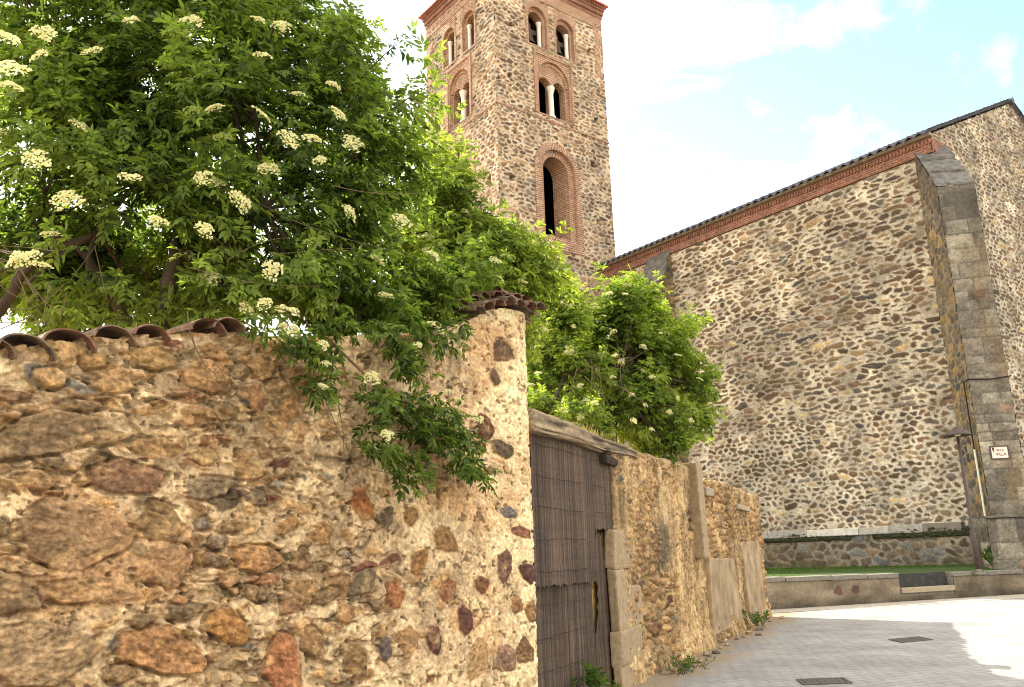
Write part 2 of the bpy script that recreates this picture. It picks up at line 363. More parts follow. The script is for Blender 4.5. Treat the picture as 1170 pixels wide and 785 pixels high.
# retaining wall with the grass terrace behind it
RW0 = np.array([6.85, 24.65, 0]); RWD = adir(67.4); RWN = np.array([RWD[1], -RWD[0], 0])
rw = empty('retaining_wall', RW0); props(rw, 'low grey rendered wall with stone coping in front of the grass strip', 'wall')
def rwp(s, z, off=0): return RW0+RWD*s+RWN*off+np.array([0, 0, z])
def rwtop(s): return .86-.011*s
us = np.arange(-1.6, 10.3, .04); zs = np.arange(-.03, .90, .03)
UU, ZZ = np.meshgrid(us, zs)
T = rwtop(UU)-.13
Zc = np.minimum(ZZ/.89*.86, T)
inset = ((UU > 4.93) & (UU < 7.13) & (Zc > .16))
H = .012*fbm(UU*1.5, ZZ*1.5, 3)+.012*fbm(UU*9, ZZ*9, 4)
Pp = RW0+RWD*UU[..., None]+RWN*(H+0)[..., None]; Pp[..., 2] = Zc
c = lin((112, 99, 80))*(1+1.3*fbm(UU*1.2, ZZ*3, 5))[..., None]
c = c*(1-.45*sst(.35, .0, ZZ)*(.5+1*fbm(UU*2, ZZ, 8)+.5))[..., None]
for s0, z0, r in ((2.55, .42, .16), (3.2, .43, .15)):       # two purplish stones showing through the render
    q = np.hypot((UU-s0)/1.3, ZZ-z0)+.1*fbm(UU*7, ZZ*7, 31)
    k = sst(r, r-.05, q)[..., None]; c = c*(1-k)+lin((92, 66, 60))*k
grid_object('wall_face', Pp, c, M['church_stone'], rw, keep=~(inset[:-1, :-1] | inset[1:, 1:]))
b = MB()
b.box(rwp(-1.6, -.03, -.45), RWD*6.53, RWN*.42, (0, 0, .72)); b.box(rwp(7.13, -.03, -.45), RWD*3.1, RWN*.42, (0, 0, .68)); b.box(rwp(4.93, -.03, -.45), RWD*2.2, RWN*.2, (0, 0, .70))
b.build('wall_core', M['grey_granite'], rw)
def slab_box(o, ax, ay, az, bev=.015, jit=.006, seed=0):
    """one dressed stone: bevelled block with slightly uneven corners"""
    bm = bmesh.new(); rnd = random.Random(seed)
    o, ax, ay, az = [Vector([float(t) for t in q]) for q in (o, ax, ay, az)]
    vs = [bm.verts.new(o+ax*i+ay*j+az*k+Vector([rnd.uniform(-jit, jit) for _ in range(3)])) for k in (0, 1) for j in (0, 1) for i in (0, 1)]
    for f in ((0, 2, 3, 1), (4, 5, 7, 6), (0, 1, 5, 4), (2, 6, 7, 3), (0, 4, 6, 2), (1, 3, 7, 5)): bm.faces.new([vs[i] for i in f])
    bmesh.ops.recalc_face_normals(bm, faces=bm.faces)
    bmesh.ops.bevel(bm, geom=list(bm.edges), offset=bev, segments=2, affect='EDGES', profile=.6)
    return bm
def bm_object(name, bm, mat, parent=None):
    me = bpy.data.meshes.new(name); bm.to_mesh(me); bm.free(); return link(name, me, mat, parent)
cuts = [-1.6, -.5, .7, 2.4, 3.7, 4.91]
for i in range(len(cuts)-1):
    a, bb = cuts[i]+.008, cuts[i+1]-.008
    bm_object('coping_slab', slab_box(rwp(a, rwtop(a)-.13, -.46), RWD*(bb-a), RWN*.50, np.array([0, 0, .13]), .018, .008, i), M['grey_granite'], rw)
for i, (a, bb) in enumerate(((7.15, 8.6), (8.62, 10.2))):
    bm_object('coping_slab', slab_box(rwp(a, rwtop(a)-.13, -.46), RWD*(bb-a), RWN*.50, np.array([0, 0, .13]), .018, .008, i+9), M['grey_granite'], rw)
sb = empty('stone_bench', rwp(6.03, 0)); props(sb, 'built-in stone bench with a dark slate back set into the low wall', 'bench')
bm_object('seat', slab_box(rwp(4.95, .24, -.235), RWD*2.16, RWN*.30, np.array([0, 0, .15]), .015, .004, 1), M['granite'], sb)
bm_object('backrest', slab_box(rwp(4.96, .40, -.24), RWD*2.14, RWN*.06+np.array([0, 0, -.0]), np.array([0, 0, .40])-RWN*.05, .01, .004, 2), M['dark_slate'], sb)
bm_object('base', slab_box(rwp(4.95, -.03, -.235), RWD*2.16, RWN*.22, np.array([0, 0, .265]), .01, .004, 3), M['grey_granite'], sb)

K = np.array([17.22, 31.5, 0]); WD = adir(-38); WN = adir(-128)      # long church wall from its corner
GDR = adir(52); GNR = adir(142)                                      # gable direction and its outward normal
te = [tuple(rwp(-1.6, 0, -.4)[:2]), tuple(rwp(10.2, 0, -.4)[:2]), tuple((K+WN*.1)[:2]), tuple((K+WD*19.6)[:2])]
b = MB(); b.add([(*te[0], .70), (*te[1], .60), (*te[2], .86), (*te[3], .72)], [(0, 1, 2, 3)])
props(b.build('terrace', M['turf']), kind='structure')
def blades(name, pts, h, w, mat, c0, c1, seed, parent=None, spread=.5):
    r = np.random.default_rng(seed); n = len(pts); a = r.uniform(0, 6.283, n); hh = h*r.uniform(.5, 1.2, n)
    d = np.stack([np.cos(a), np.sin(a), 0*a], -1); pr = np.stack([-d[:, 1], d[:, 0], 0*a], -1)
    lean = r.uniform(.1, spread, n)
    b0 = pts-pr*w/2; b1 = pts+pr*w/2
    mid = pts+d*(hh*lean*.4)[:, None]+np.array([0, 0, 1])*(hh*.6)[:, None]
    tip = pts+d*(hh*lean)[:, None]+np.array([0, 0, 1])*hh[:, None]
    V = np.stack([b0, b1, mid+pr*w*.35, tip, mid-pr*w*.35], 1).reshape(-1, 3)
    base = np.arange(n)*5
    F = np.concatenate([np.stack([base, base+1, base+2, base+4], -1)]); F3 = np.stack([base+4, base+2, base+3], -1)
    me = bpy.data.meshes.new(name); me.from_pydata(V.tolist(), [], F.tolist()+F3.tolist())
    k = r.uniform(0, 1, n)[:, None]; cc = lin(c0)*(1-k)+lin(c1)*k
    at_ = me.color_attributes.new('Col', 'FLOAT_COLOR', 'POINT')
    at_.data.foreach_set('color', np.concatenate([np.repeat(cc, 5, 0), np.ones((n*5, 1))], 1).astype('f').ravel())
    return link(name, me, mat, parent)
r = np.random.default_rng(4); n = 60000
a_, b_ = r.uniform(0, 1, n), r.uniform(0, 1, n)**1.3
q0 = np.array([*te[0], .70]); q1 = np.array([*te[1], .60]); q2 = np.array([*te[2], .86]); q3 = np.array([*te[3], .72])
pts = (q0*(1-a_)[:, None]+q1*a_[:, None])*(1-b_)[:, None]+(q3*(1-a_)[:, None]+q2*a_[:, None])*b_[:, None]
go = blades('grass', pts, .085, .02, M['weed'], (58, 80, 28), (84, 108, 42), 5); props(go, 'short green grass growing on the terrace below the church wall', 'grass', kind='stuff')

# ------------------------------------------------------------------ church nave
nave = empty('church_nave', K); props(nave, 'large brown rubble church with brick eaves and a stepped corner buttress', 'church')
CH_PAL = [(5, (124, 101, 76)), (4, (108, 89, 68)), (3, (126, 114, 98)), (2, (154, 130, 98)), (.5, (122, 90, 68)), (.5, (196, 166, 116)), (1, (98, 90, 80))]
def masonry(u, v, cw, ch, seed, pal, mortar, gap, k=.68, jit=.85, merge=.35, proud=.035, warp=.35, mvar=.35):
    e, r1, r2, r3 = ashlar(u, v, cw, ch, seed) if jit < .3 else rubble(u, v, cw, ch, seed, jit, merge, warp)
    g = gap*(.35+1.3*r3)*(1+1.6*fbm(u*2.2, v*2.2, seed+40))
    e2 = e-g+.02*ch*3*fbm(u*14, v*14, seed+41)
    mask = sst(0, .018+.02*ch, e2)
    stone = pick(r1, pal)*(.66+.68*r2)[..., None]*(1+.7*fbm(u*5, v*9, seed+42))[..., None]
    mo = lin(mortar)*(1+mvar*2*fbm(u*.8, v*.8, seed+43))[..., None]
    col = (mo*(1-mask[..., None])+stone*mask[..., None])*k*(1+.7*fbm(u*16, v*16, seed+48, 2))[..., None]
    H = mask*proud*(.5+r2)*(1-np.exp(-np.clip(e2, 0, 1)/(.25*ch)))+.012*fbm(u*6, v*6, seed+44)
    dark = sst(.0, -.01, e2)*sst(-.035, -.008, e2)*sst(-.05, .12, fbm(u*1.7, v*1.7, seed+45))
    col = col*(1-.35*dark)[..., None]
    return col, H, mask
def church_fields(UU, ZZ, seed):
    c1, h1, _ = masonry(UU, ZZ, .50, .225, seed, CH_PAL, (208, 194, 165), .022, mvar=.6, warp=.5, proud=.06)
    c2, h2, _ = masonry(UU, ZZ, .36, .22, seed+7, CH_PAL, (212, 198, 170), .022, mvar=.5, proud=.05)
    k = sst(-.05, .05, ZZ-7.0-.15*fbm(UU*.8, ZZ, 3)); kk = k[..., None]
    c = c1*kk+c2*(1-kk); h = h1*k+(h2+.015)*(1-k)
    seam = np.exp(-((ZZ-7.0-.04*fbm(UU*2, ZZ*0, 9))/.035)**2)
    c = c*(1-.25*seam)[..., None]; h = h-.02*seam
    # weathering: larger pale and dark areas
    wv = fbm(UU*.22, ZZ*.22, seed+60, 4); st = fbm(UU*.9, ZZ*.12, seed+61, 4); c = c*(1+.5*wv+.35*st)[..., None]
    return c, h
us = np.arange(-.02, 19.75, .045); zs = np.arange(.55, 17.0, .042); UU, ZZ = np.meshgrid(us, zs)
c, H = church_fields(UU, ZZ, 100)
P = K+WD*UU[..., None]+WN*H[..., None]; P[..., 2] = ZZ
grid_object('long_wall', P, c, M['church_stone'], nave)
RK = .48
us = np.arange(-.02, 18.05, .05); zs = np.arange(-.02, 22.6, .046); UU, ZZ = np.meshgrid(us, zs)
c, H = church_fields((UU+40)*1.25, ZZ*1.2+3, 200)
P = K+GDR*UU[..., None]+GNR*H[..., None]; P[..., 2] = ZZ
rake = 17.86+np.where(UU < 9, UU, 18-UU)*RK
grid_object('gable_wall', P, c, M['church_stone'], nave, keep=(ZZ < rake-.03)[1:, 1:])
# body behind the faces, then roof
b = MB(); i0 = K+WD*.15+GDR*.12
W_, Ln = 17.7, 19.3
pt = lambda w, l, z: K+GDR*w+WD*l+np.array([0, 0, z])
A = [pt(.12, .15, 0), pt(17.8, .15, 0), pt(17.8, .15, 17.6), pt(9, .15, 21.9), pt(.12, .15, 17.6)]
B = [p+WD*Ln for p in A]
b.add(A+B, [(0, 4, 3, 2, 1), (5, 6, 7, 8, 9), (1, 2, 7, 6), (0, 5, 9, 4), (2, 3, 8, 7), (3, 4, 9, 8)]); b.build('wall_body', M['church_stone'], nave)
b = MB(); b.box(K-WD*.07+np.array([0, 0, 17.0]), WD*19.7, WN*.08, (0, 0, .66)); b.build('brick_frieze', M['red_brick'], nave)
b = MB(); b.box(K+np.array([0, 0, 17.06])+WN*.08, GDR*1.0, GNR*.068, (0, 0, .60)); b.build('brick_return', M['red_brick'], nave)
b = MB()
for i in range(131):                                         # dentils under the eave
    b.box(K+WD*(i*.15-.05)+WN*.08+np.array([0, 0, 17.38]), WD*.08, WN*.06, (0, 0, .2))
b.build('brick_dentils', M['red_brick'], nave)
b = MB(); b.box(K-WD*.12+np.array([0, 0, 17.665]), WD*19.75, WN*.26, (0, 0, .13)); b.build('eave_course', M['fascia'], nave)
def tile_slope(name, o, along, up_h, width, length, slope_dz, mat, parent, pitch=.30, course=.42, amp=.06, seed=0):
    """barrel-tiled slope: ribs run up the slope, each course steps over the next"""
    nu = int(width/pitch*8)+1; nvv = int(length/course)*2
    u = np.linspace(0, width, nu); cs = []
    for k in range(int(length/course)): cs += [k*course, (k+1)*course-.002]
    v = np.array(cs); UU, VV = np.meshgrid(u, v)
    rib = np.abs(np.cos(math.pi*UU/pitch)); cid = np.floor(VV/course+1e-6)
    j = hsh(np.floor(UU/pitch+.5).astype(np.int64), cid.astype(np.int64), seed)
    z = o[2]+VV*slope_dz+amp*rib*1.3+.035*(1-(VV-cid*course)/course)+.02*(j-.5)
    P = np.asarray(o)+np.asarray(along)*UU[..., None]+np.asarray(up_h)*VV[..., None]; P[..., 2] = z
    c = np.repeat((.8+.4*j)[..., None], 3, -1)
    b = MB(); nv_, nu_ = UU.shape; idx = np.arange(nv_*nu_).reshape(nv_, nu_)
    b.add(P.reshape(-1, 3), np.stack([idx[:-1, :-1], idx[:-1, 1:], idx[1:, 1:], idx[1:, :-1]], -1).reshape(-1, 4).tolist())
    # closing lip at the eave so the tile ends have thickness
    lip = P[0].copy(); lip[:, 2] -= .09
    V = np.concatenate([P[0], lip]); b.add(V, [(i, i+nu_, i+nu_+1, i+1) for i in range(nu_-1)])
    return b.build(name, mat, parent)
tile_slope('roof', K-WD*.16+WN*.42+np.array([0, 0, 17.68]), WD, -WN, 19.9, 9.45, RK, M['church_tile'], nave, amp=.13, pitch=.42)
tile_slope('roof_far_side', pt(18.36, -.16, 17.66), WD, -GDR, 19.9, 9.4, RK, M['church_tile'], nave, amp=.13, pitch=.42)
b = MB(); b.tube([pt(9, -.2, 22.22), pt(9, 10, 22.24), pt(9, 19.7, 22.22)], .16, 10); b.build('roof_ridge', M['church_tile'], nave)

# plinth with its stone coping
us = np.arange(-.02, 19.2, .045); zs = np.arange(.45, 2.12, .04); UU, ZZ = np.meshgrid(us, zs)
c, H, _ = masonry(UU, ZZ, .46, .30, 300, [(4, (112, 96, 76)), (3, (96, 84, 68)), (2, (134, 112, 84)), (.6, (160, 120, 90)), (1, (120, 116, 106))], (150, 138, 116), .02, mvar=.5)
moss = sst(.05, .3, fbm(UU*.9, ZZ*2, 310)+.25*sst(1.35, .8, ZZ)+.2*sst(1.9, 2.1, ZZ))[..., None]
c = c*(1-.6*moss)+lin((74, 72, 44))*.6*moss
P = K+WD*UU[..., None]+WN*(H+.24)[..., None]; P[..., 2] = ZZ
grid_object('plinth', P, c, M['church_stone'], nave)
rnd = random.Random(8); s = 1.0; i = 0
while s < 18.6:
    w = rnd.uniform(1.2, 2.4)
    mt = noise_mat('coping stone', *[((96, 88, 76), (132, 122, 106)), ((150, 142, 128), (186, 178, 162)), ((132, 126, 116), (168, 160, 146)), ((176, 168, 152), (210, 202, 186))][(1 if 3 < s < 5 else 3 if 3 <= s < 7 and i % 3 == 0 else 2 if s < 10 else 0) if s > 2.4 else 0], scale=5, bump=.3)
    zt = rnd.uniform(-.03, .02)
    bm_object('coping_block', slab_box(K+WD*s+np.array([0, 0, 2.10]), WD*(w-.02), WN*.34, np.array([0, 0, .30+zt]), .03, .012, i), mt, nave)
    s += w; i += 1
M['moss'] = noise_mat('black moss crust', (28, 28, 18), (66, 66, 40), scale=7, bump=.8, dist=.05)
b = MB(); rr = np.random.default_rng(3)
for k in range(800):                                        # crust of dark moss hanging under the coping
    sx = rr.uniform(.6, 18.4); w = rr.uniform(.06, .30)
    if math.sin(sx*2.1)+math.sin(sx*.9+1) < -.9: continue
    o = K+WD*sx+WN*.275+np.array([0, 0, 2.12-rr.uniform(.0, .22)]); h = rr.uniform(.06, .24)
    b.add([o-WD*w, o+WD*w, o+WD*w*.6+WN*.04+np.array([0, 0, h]), o-WD*w*.6+WN*.04+np.array([0, 0, h]), o+WN*.07+np.array([0, 0, h*.5])], [(0, 1, 4), (1, 2, 4), (2, 3, 4), (3, 0, 4)])
props(b.build('moss_crust', M['moss'], nave), kind='stuff')

# corner buttress: rubble flank, ashlar front, sloping top
def buttress(front_l, front_az, width, depth, ztop, rise, flank_pal, front_pal, seed, zb=-.05, plinth=None, blk=(.95, .5), parent=nave):
    d = adir(front_az); n = np.array([d[1], -d[0], 0])       # d runs to the right along the front, n points outward
    fl = np.array([*front_l, 0.0])
    b_ = empty('buttress', fl) if parent is None else parent
    res = .035
    zs = np.arange(zb, ztop+rise+.05, res)
    def face(name, o, du, dn, L, pal, cw, ch, jit, gap, mortar, sloped, sd, par):
        us = np.arange(0, L+res*.5, res); UU, ZZ = np.meshgrid(us, zs)
        c, H, _ = masonry(UU, ZZ, cw, ch, sd, pal, mortar, gap, jit=jit, merge=.25, proud=.03, warp=.12 if jit < .5 else .35)
        top = ztop+(UU/L*rise if sloped == 1 else (1-UU/L)*rise if sloped == -1 else 0*UU)
        soot = sst(3.4, .2, top-ZZ+2.2*fbm(UU*.5, ZZ*.35, sd+5))[..., None]
        c = c*(1-.55*soot)+lin((66, 63, 58))*.55*soot
        lich = .6*sst(.12, .34, fbm(UU*1.1, ZZ*.5, sd+6))[..., None]
        c = c*(1-.35*lich)+lin((140, 104, 44))*.35*lich
        Zt = np.minimum(ZZ, top)
        P = o+du*UU[..., None]+dn*H[..., None]; P[..., 2] = Zt
        keep = (ZZ-res < top)[1:, 1:]
        return grid_object(name, P, c, M['ashlar'], par, keep)
    bt = face('buttress', fl, d, n, width, front_pal, blk[0], blk[1], .12, .006, (112, 104, 90), 0, seed, b_)
    face('flank', fl-n*0, -n, -d, depth, flank_pal, .50, .30, .85, .016, (158, 138, 100), 1, seed+1, bt)
    face('flank', fl+d*width, -n, d, depth, flank_pal, .38, .25, .85, .022, (176, 150, 100), 1, seed+2, bt)
    # weathered cap: sloping flagstones in three steps
    steps = 3
    for k in range(steps):
        a = depth*k/steps; e = depth*(k+1)/steps
        o = fl-n*(a-.03)-d*.02+np.array([0, 0, ztop+rise*k/steps-.02])
        bm_object('cap_stone', slab_box(o, d*(width+.04), -n*(e-a+.10)+np.array([0, 0, rise/steps*1.0]), np.array([0, 0, .14]), .05, .05, seed+k), M['cap'], bt)
M['cap'] = noise_mat('lichened grey flagstone', (66, 64, 60), (118, 112, 102), scale=4, bump=.7, dist=.04)
FL_PAL = [(4, (112, 104, 90)), (3, (128, 114, 92)), (1.5, (156, 128, 84)), (2, (100, 96, 88)), (1, (146, 134, 114))]
FR_PAL = [(4, (132, 122, 104)), (3, (142, 132, 112)), (2, (122, 113, 98)), (1, (136, 114, 94)), (.7, (156, 146, 124))]
buttress((16.30, 29.90), 102, 1.30, 2.35, 14.75, 2.7, FL_PAL, FR_PAL, 400)
buttress(tuple((K+WD*15.6+WN*1.25)[:2]), 142, 1.55, 1.25, 14.4, 3.0, FL_PAL, FL_PAL, 430, blk=(.5, .3))
# footing of the corner buttress
d = adir(102); n = np.array([d[1], -d[0], 0]); fl = np.array([16.30, 29.90, 0])
us = np.arange(-.20, 1.62, .035); zs = np.arange(-.05, 2.5, .035); UU, ZZ = np.meshgrid(us, zs)
c, H, _ = masonry(UU, ZZ, .9, .6, 480, FR_PAL, (112, 102, 86), .006, jit=.25, warp=.1)
P = fl+d*UU[..., None]+n*(H+.10*sst(2.52, 2.3, ZZ))[..., None]; P[..., 2] = ZZ; grid_object('buttress_footing', P, c, M['ashlar'], nave)
us = np.arange(0, 2.2, .035); UU, ZZ = np.meshgrid(us, zs)
for sgn, o in ((-1, fl-d*.20), (1, fl+d*1.585)):
    c, H, _ = masonry(UU, ZZ, .8, .6, 485+sgn, FR_PAL, (120, 106, 86), .01, jit=.25, warp=.1)
    P = o+n*.1-n*UU[..., None]+d*sgn*H[..., None]; P[..., 2] = ZZ; grid_object('buttress_footing', P, c, M['ashlar'], nave)
b = MB(); b.box(fl-d*.22-n*2+np.array([0, 0, 2.46]), d*1.82, n*2.13, (0, 0, .06)); b.build('buttress_offset', M['cap'], nave)

# ------------------------------------------------------------------ bell tower
TC = np.array([-.44, 42.16, 0.0])                             # near corner
WR, WL = 8.5, 7.2                                             # right and left face widths
tower = empty('bell_tower', TC); props(tower, 'tall square bell tower of rubble stone with brick arched windows', 'tower')
TW_PAL = [(5, (142, 114, 86)), (3, (118, 96, 74)), (3, (164, 136, 102)), (2, (130, 118, 102)), (1, (100, 84, 68)), (.8, (190, 160, 120))]
class Face:
    def __init__(s, du, n, W): s.du, s.n, s.W = du, n, W
    def p(s, u, z, o=0.0): return TC+s.du*u+s.n*o+np.array([0, 0, z])
FR = Face(GDR, GNR, WR); FLF = Face(WD, WN, WL)
def arch(cx, w, z0, zs, n=18):
    r = w/2; pts = [(cx-r, z0)]
    for k in range(n+1):
        a = math.pi*(1-k/n); pts.append((cx+r*math.cos(a), zs+r*math.sin(a)))
    return pts+[(cx+r, z0)]
def band(f, b, cx, w, th, z0, zs, o0, o1):
    """brick ring round an arched opening: inner width w, ring thickness th, between offsets o0 (back) and o1 (front)"""
    i = arch(cx, w, z0, zs); e = arch(cx, w+2*th, z0, zs)
    L = 0; prev = None
    for k in range(len(i)-1):
        m0 = np.add(i[k], e[k])/2; m1 = np.add(i[k+1], e[k+1])/2; dl = np.linalg.norm(m1-m0)
        q = [f.p(*i[k], o1), f.p(*e[k], o1), f.p(*e[k+1], o1), f.p(*i[k+1], o1)]
        b.add(q, [(0, 1, 2, 3)], [(0, L), (th, L), (th, L+dl), (0, L+dl)])
        q = [f.p(*i[k], o0), f.p(*i[k], o1), f.p(*i[k+1], o1), f.p(*i[k+1], o0)]
        b.add(q, [(0, 1, 2, 3)], [(0, L), (o1-o0, L), (o1-o0, L+dl), (0, L+dl)])
        q = [f.p(*e[k], o1), f.p(*e[k], o0), f.p(*e[k+1], o0), f.p(*e[k+1], o1)]
        b.add(q, [(0, 1, 2, 3)], [(0, L), (o1-o0, L), (o1-o0, L+dl), (0, L+dl)])
        L += dl
    for j in (0, -1):
        b.add([f.p(*i[j], o0), f.p(*e[j], o0), f.p(*e[j], o1), f.p(*i[j], o1)], [(0, 1, 2, 3)], [(0, 0), (th, 0), (th, .1), (0, .1)])
def panel(f, b, rect, holes, o, depth):
    """flat brick panel at offset o with arched holes whose reveals run back to o-depth"""
    s0, s1, z0, z1 = rect
    polys = [[(s0, z0), (s1, z0), (s1, z1), (s0, z1)]]+[h[::-1] for h in holes]
    flat = [q for p in polys for q in p]
    tris = tessellate_polygon([[Vector((q[0], q[1], 0)) for q in p] for p in polys])
    b.add([f.p(*q, o) for q in flat], [tuple(t) for t in tris], [(q[0], q[1]) for q in flat])
    for h in holes:
        L = 0; pts = h+[h[0]]
        for k in range(len(pts)-1):
            dl = math.dist(pts[k], pts[k+1])
            q = [f.p(*pts[k], o), f.p(*pts[k+1], o), f.p(*pts[k+1], o-depth), f.p(*pts[k], o-depth)]
            b.add(q, [(0, 1, 2, 3)], [(0, L), (0, L+dl), (depth, L+dl), (depth, L)]); L += dl
def holes_for(f):
    cx = f.W/2; d = 1.08 if f is FR else 1.03
    return cx, d
def tower_face(f, seed):
    cx, d = holes_for(f); sc = 1.0 if f is FR else .86
    zlo = 12.0
    us = np.arange(-.02, f.W+.03, .055); zs = np.arange(zlo, 34.6, .05); UU, ZZ = np.meshgrid(us, zs)
    c, H, _ = masonry(UU, ZZ, .44, .25, seed, TW_PAL, (212, 190, 158), .022, mvar=.35, proud=.05, k=.74)
    c = c*(1+.5*fbm(UU*.3, ZZ*.3, seed+70, 4))[..., None]
    q = np.minimum(UU, f.W-UU); rag = sst(.5, 0, q)          # ragged quoins
    H = H+.06*rag*1.6*(fbm(UU*3, ZZ*4, seed+71))
    # put-log holes
    for (hu, hz) in ((1.0, 28.0), (f.W-1.1, 29.0), (f.W-.9, 27.3), (1.3, 24.6), (f.W-1.4, 24.2), (1.2, 31.4), (f.W-1.2, 31.9), (.9, 21.7), (f.W-1.2, 20.6)):
        k = sst(.16, .11, np.maximum(abs(UU-hu), abs(ZZ-hz))); c = c*(1-.0*k)[..., None]; H = H-.35*k
    P = TC+f.du*UU[..., None]+f.n*H[..., None]; P[..., 2] = ZZ
    def inarch(cx_, w, z0, zs_): return ((abs(UU-cx_) < w/2) & (ZZ > z0) & (ZZ < zs_)) | (((UU-cx_)**2+(ZZ-zs_)**2 < (w/2)**2) & (ZZ >= zs_))
    cut = inarch(cx, 3.2*sc, 18.3, 23.0) | ((abs(UU-cx) < 1.4*sc) & (ZZ > 26.45) & (ZZ < 30.25))
    for s_ in (-1, 1): cut |= (abs(UU-cx-s_*d) < .72*sc) & (ZZ > 30.75) & (ZZ < 33.6)
    grid_object('wall', P, c, M['church_stone'], tower, keep=~(cut[:-1, :-1] | cut[1:, 1:] | cut[1:, :-1] | cut[:-1, 1:]))
    # lowest window: three receding brick rings and a deep reveal
    w = MB(); band(f, w, cx, 2.62*sc, .40*sc, 18.2, 23.0, -.5, .06); band(f, w, cx, 1.90*sc, .365*sc, 18.9, 23.0, -.7, -.16)
    i = arch(cx, 1.90*sc, 18.9, 23.0)
    L = 0
    for k in range(len(i)-1):
        dl = math.dist(i[k], i[k+1])
        w.add([f.p(*i[k], -.2), f.p(*i[k+1], -.2), f.p(cx+(i[k+1][0]-cx)*.82, i[k+1][1], -1.35), f.p(cx+(i[k][0]-cx)*.82, i[k][1], -1.35)], [(0, 1, 2, 3)], [(0, L), (0, L+dl), (1.15, L+dl), (1.15, L)]); L += dl
    wo = w.build('window', M['brick'], tower)
    s_ = MB(); s_.box(f.p(cx-1.35*sc, 18.18, -1.35), f.du*2.7*sc, f.n*1.4, (0, 0, .73)); s_.build('sill', M['brick'], wo)
    # middle window: rectangular brick frame, big arch, twin lights on a pale column
    w = MB(); W2 = 1.5*sc
    panel(f, w, (cx-W2, cx+W2, 26.32, 30.35), [arch(cx, 2.42*sc, 26.40, 28.75)], .03, .20)
    for k in (-1, 1): w.box(f.p(cx+k*W2-(.16 if k > 0 else 0), 26.32, .0), f.du*.16, f.n*.09, (0, 0, 4.03))
    w.box(f.p(cx-W2+.163, 30.19, .0), f.du*(2*W2-.326), f.n*.09, (0, 0, .16))
    lw = .92*sc
    panel(f, w, (cx-1.25*sc, cx+1.25*sc, 26.36, 30.05), [arch(cx-.55*sc, lw, 26.44, 28.45), arch(cx+.55*sc, lw, 26.44, 28.45)], -.168, .5)
    band(f, w, cx, 2.0*sc, .2*sc, 28.7, 28.75, -.3, -.10)
    wo = w.build('window', M['brick'], tower)
    cb = MB(); cc = f.p(cx, 26.44, -.30)
    cb.lathe(cc, [(0, 0), (.26, 0), (.26, .12), (.19, .2), (.17, .3), (.155, 1.6), (.17, 1.68), (.25, 1.98), (.25, 2.06), (0, 2.06)], 18); cb.build('column', M['white_column'], wo, smooth=False)
    # belfry: two openings, each in its own brick frame with a slim column
    for k in (-1, 1):
        x0 = cx+k*d; w = MB()
        panel(f, w, (x0-.90*sc, x0+.90*sc, 30.62, 33.75), [arch(x0, 1.42*sc, 30.72, 32.62)], .035, .2)
        panel(f, w, (x0-.73*sc, x0+.73*sc, 30.68, 33.5), [arch(x0, 1.06*sc, 30.76, 32.55)], -.165, .55)
        wo = w.build('window', M['brick'], tower)
        cb = MB(); cb.lathe(f.p(x0+.36*sc, 30.76, -.30), [(0, 0), (.17, 0), (.17, .1), (.12, .16), (.115, 1.55), (.17, 1.72), (.17, 1.8), (0, 1.8)], 14); cb.build('column', M['white_column'], wo)
    b = MB(); b.box(f.p(-.06, 25.98, -.05), f.du*(f.W+.08), f.n*.10, (0, 0, .12)); b.build('string_course', M['brick'], tower)
    b = MB(); b.box(f.p(-.0, 33.86, -.05), f.du*(f.W), f.n*.085, (0, 0, .74)); b.build('brick_frieze', M['brick'], tower)
    b = MB()
    rr = random.Random(seed)
    zq = 30.4
    while zq < 33.8:
        b.box(f.p(f.W-rr.choice((.5, .62, .75)), zq, -.04), f.du*(.75 if False else .5), f.n*.075, (0, 0, .27)); zq += .272
    b.build('brick_quoin', M['brick'], tower)
tower_face(FR, 500); tower_face(FLF, 550)
# the two sides away from the street, stepped cornice, roof
tq = lambda u, w, z: TC+GDR*u+WD*w+np.array([0, 0, z])
b = MB()
b.quad(tq(WR, 0, 12), tq(WR, WL, 12), tq(WR, WL, 34.6), tq(WR, 0, 34.6)); b.quad(tq(WR, WL, 12), tq(0, WL, 12), tq(0, WL, 34.6), tq(WR, WL, 34.6))
b.build('wall_rear', M['church_stone'], tower)
b = MB(); b.box(tq(0, 0, -.02), GDR*WR, WD*WL, (0, 0, 12.0)); b.build('wall_base', M['church_stone'], tower)
b = MB()
for k, (e, z0, z1) in enumerate(((.06, 34.603, 34.88), (.13, 34.883, 35.18), (.20, 35.183, 35.50))):
    b.box(tq(-e, -e, z0), GDR*(WR+2*e), WD*(WL+2*e), (0, 0, z1-z0))
b.build('cornice', M['red_brick'], tower)
b = MB()
for k in range(58): b.box(tq(k*.15-.1, -.28, 35.3), GDR*.08, WD*.08, (0, 0, .19))
for k in range(49): b.box(tq(-.28, k*.15-.1, 35.3), GDR*.08, WD*.08, (0, 0, .19))
b.build('cornice_dentils', M['red_brick'], tower)
def hip(e0, e1, apex, n, mat):
    bb = MB(); L = np.linalg.norm(np.asarray(e1)-e0); c = int(L/.22)*6
    row0 = [np.asarray(e0)+(np.asarray(e1)-e0)*k/c+np.array([0, 0, .07*abs(math.cos(math.pi*k/6))]) for k in range(c+1)]
    lo = [p-np.array([0, 0, .07]) for p in row0]
    bb.add(row0+[np.asarray(apex)], [(k, k+1, c+1) for k in range(c)]); bb.add(row0+lo, [(k, c+1+k, c+2+k, k+1) for k in range(c)])
    return bb
e = .40; zc = 35.52; ap = tq(WR/2, WL/2, 38.4)
b = MB(); cn = [tq(-e, -e, zc), tq(WR+e, -e, zc), tq(WR+e, WL+e, zc), tq(-e, WL+e, zc)]
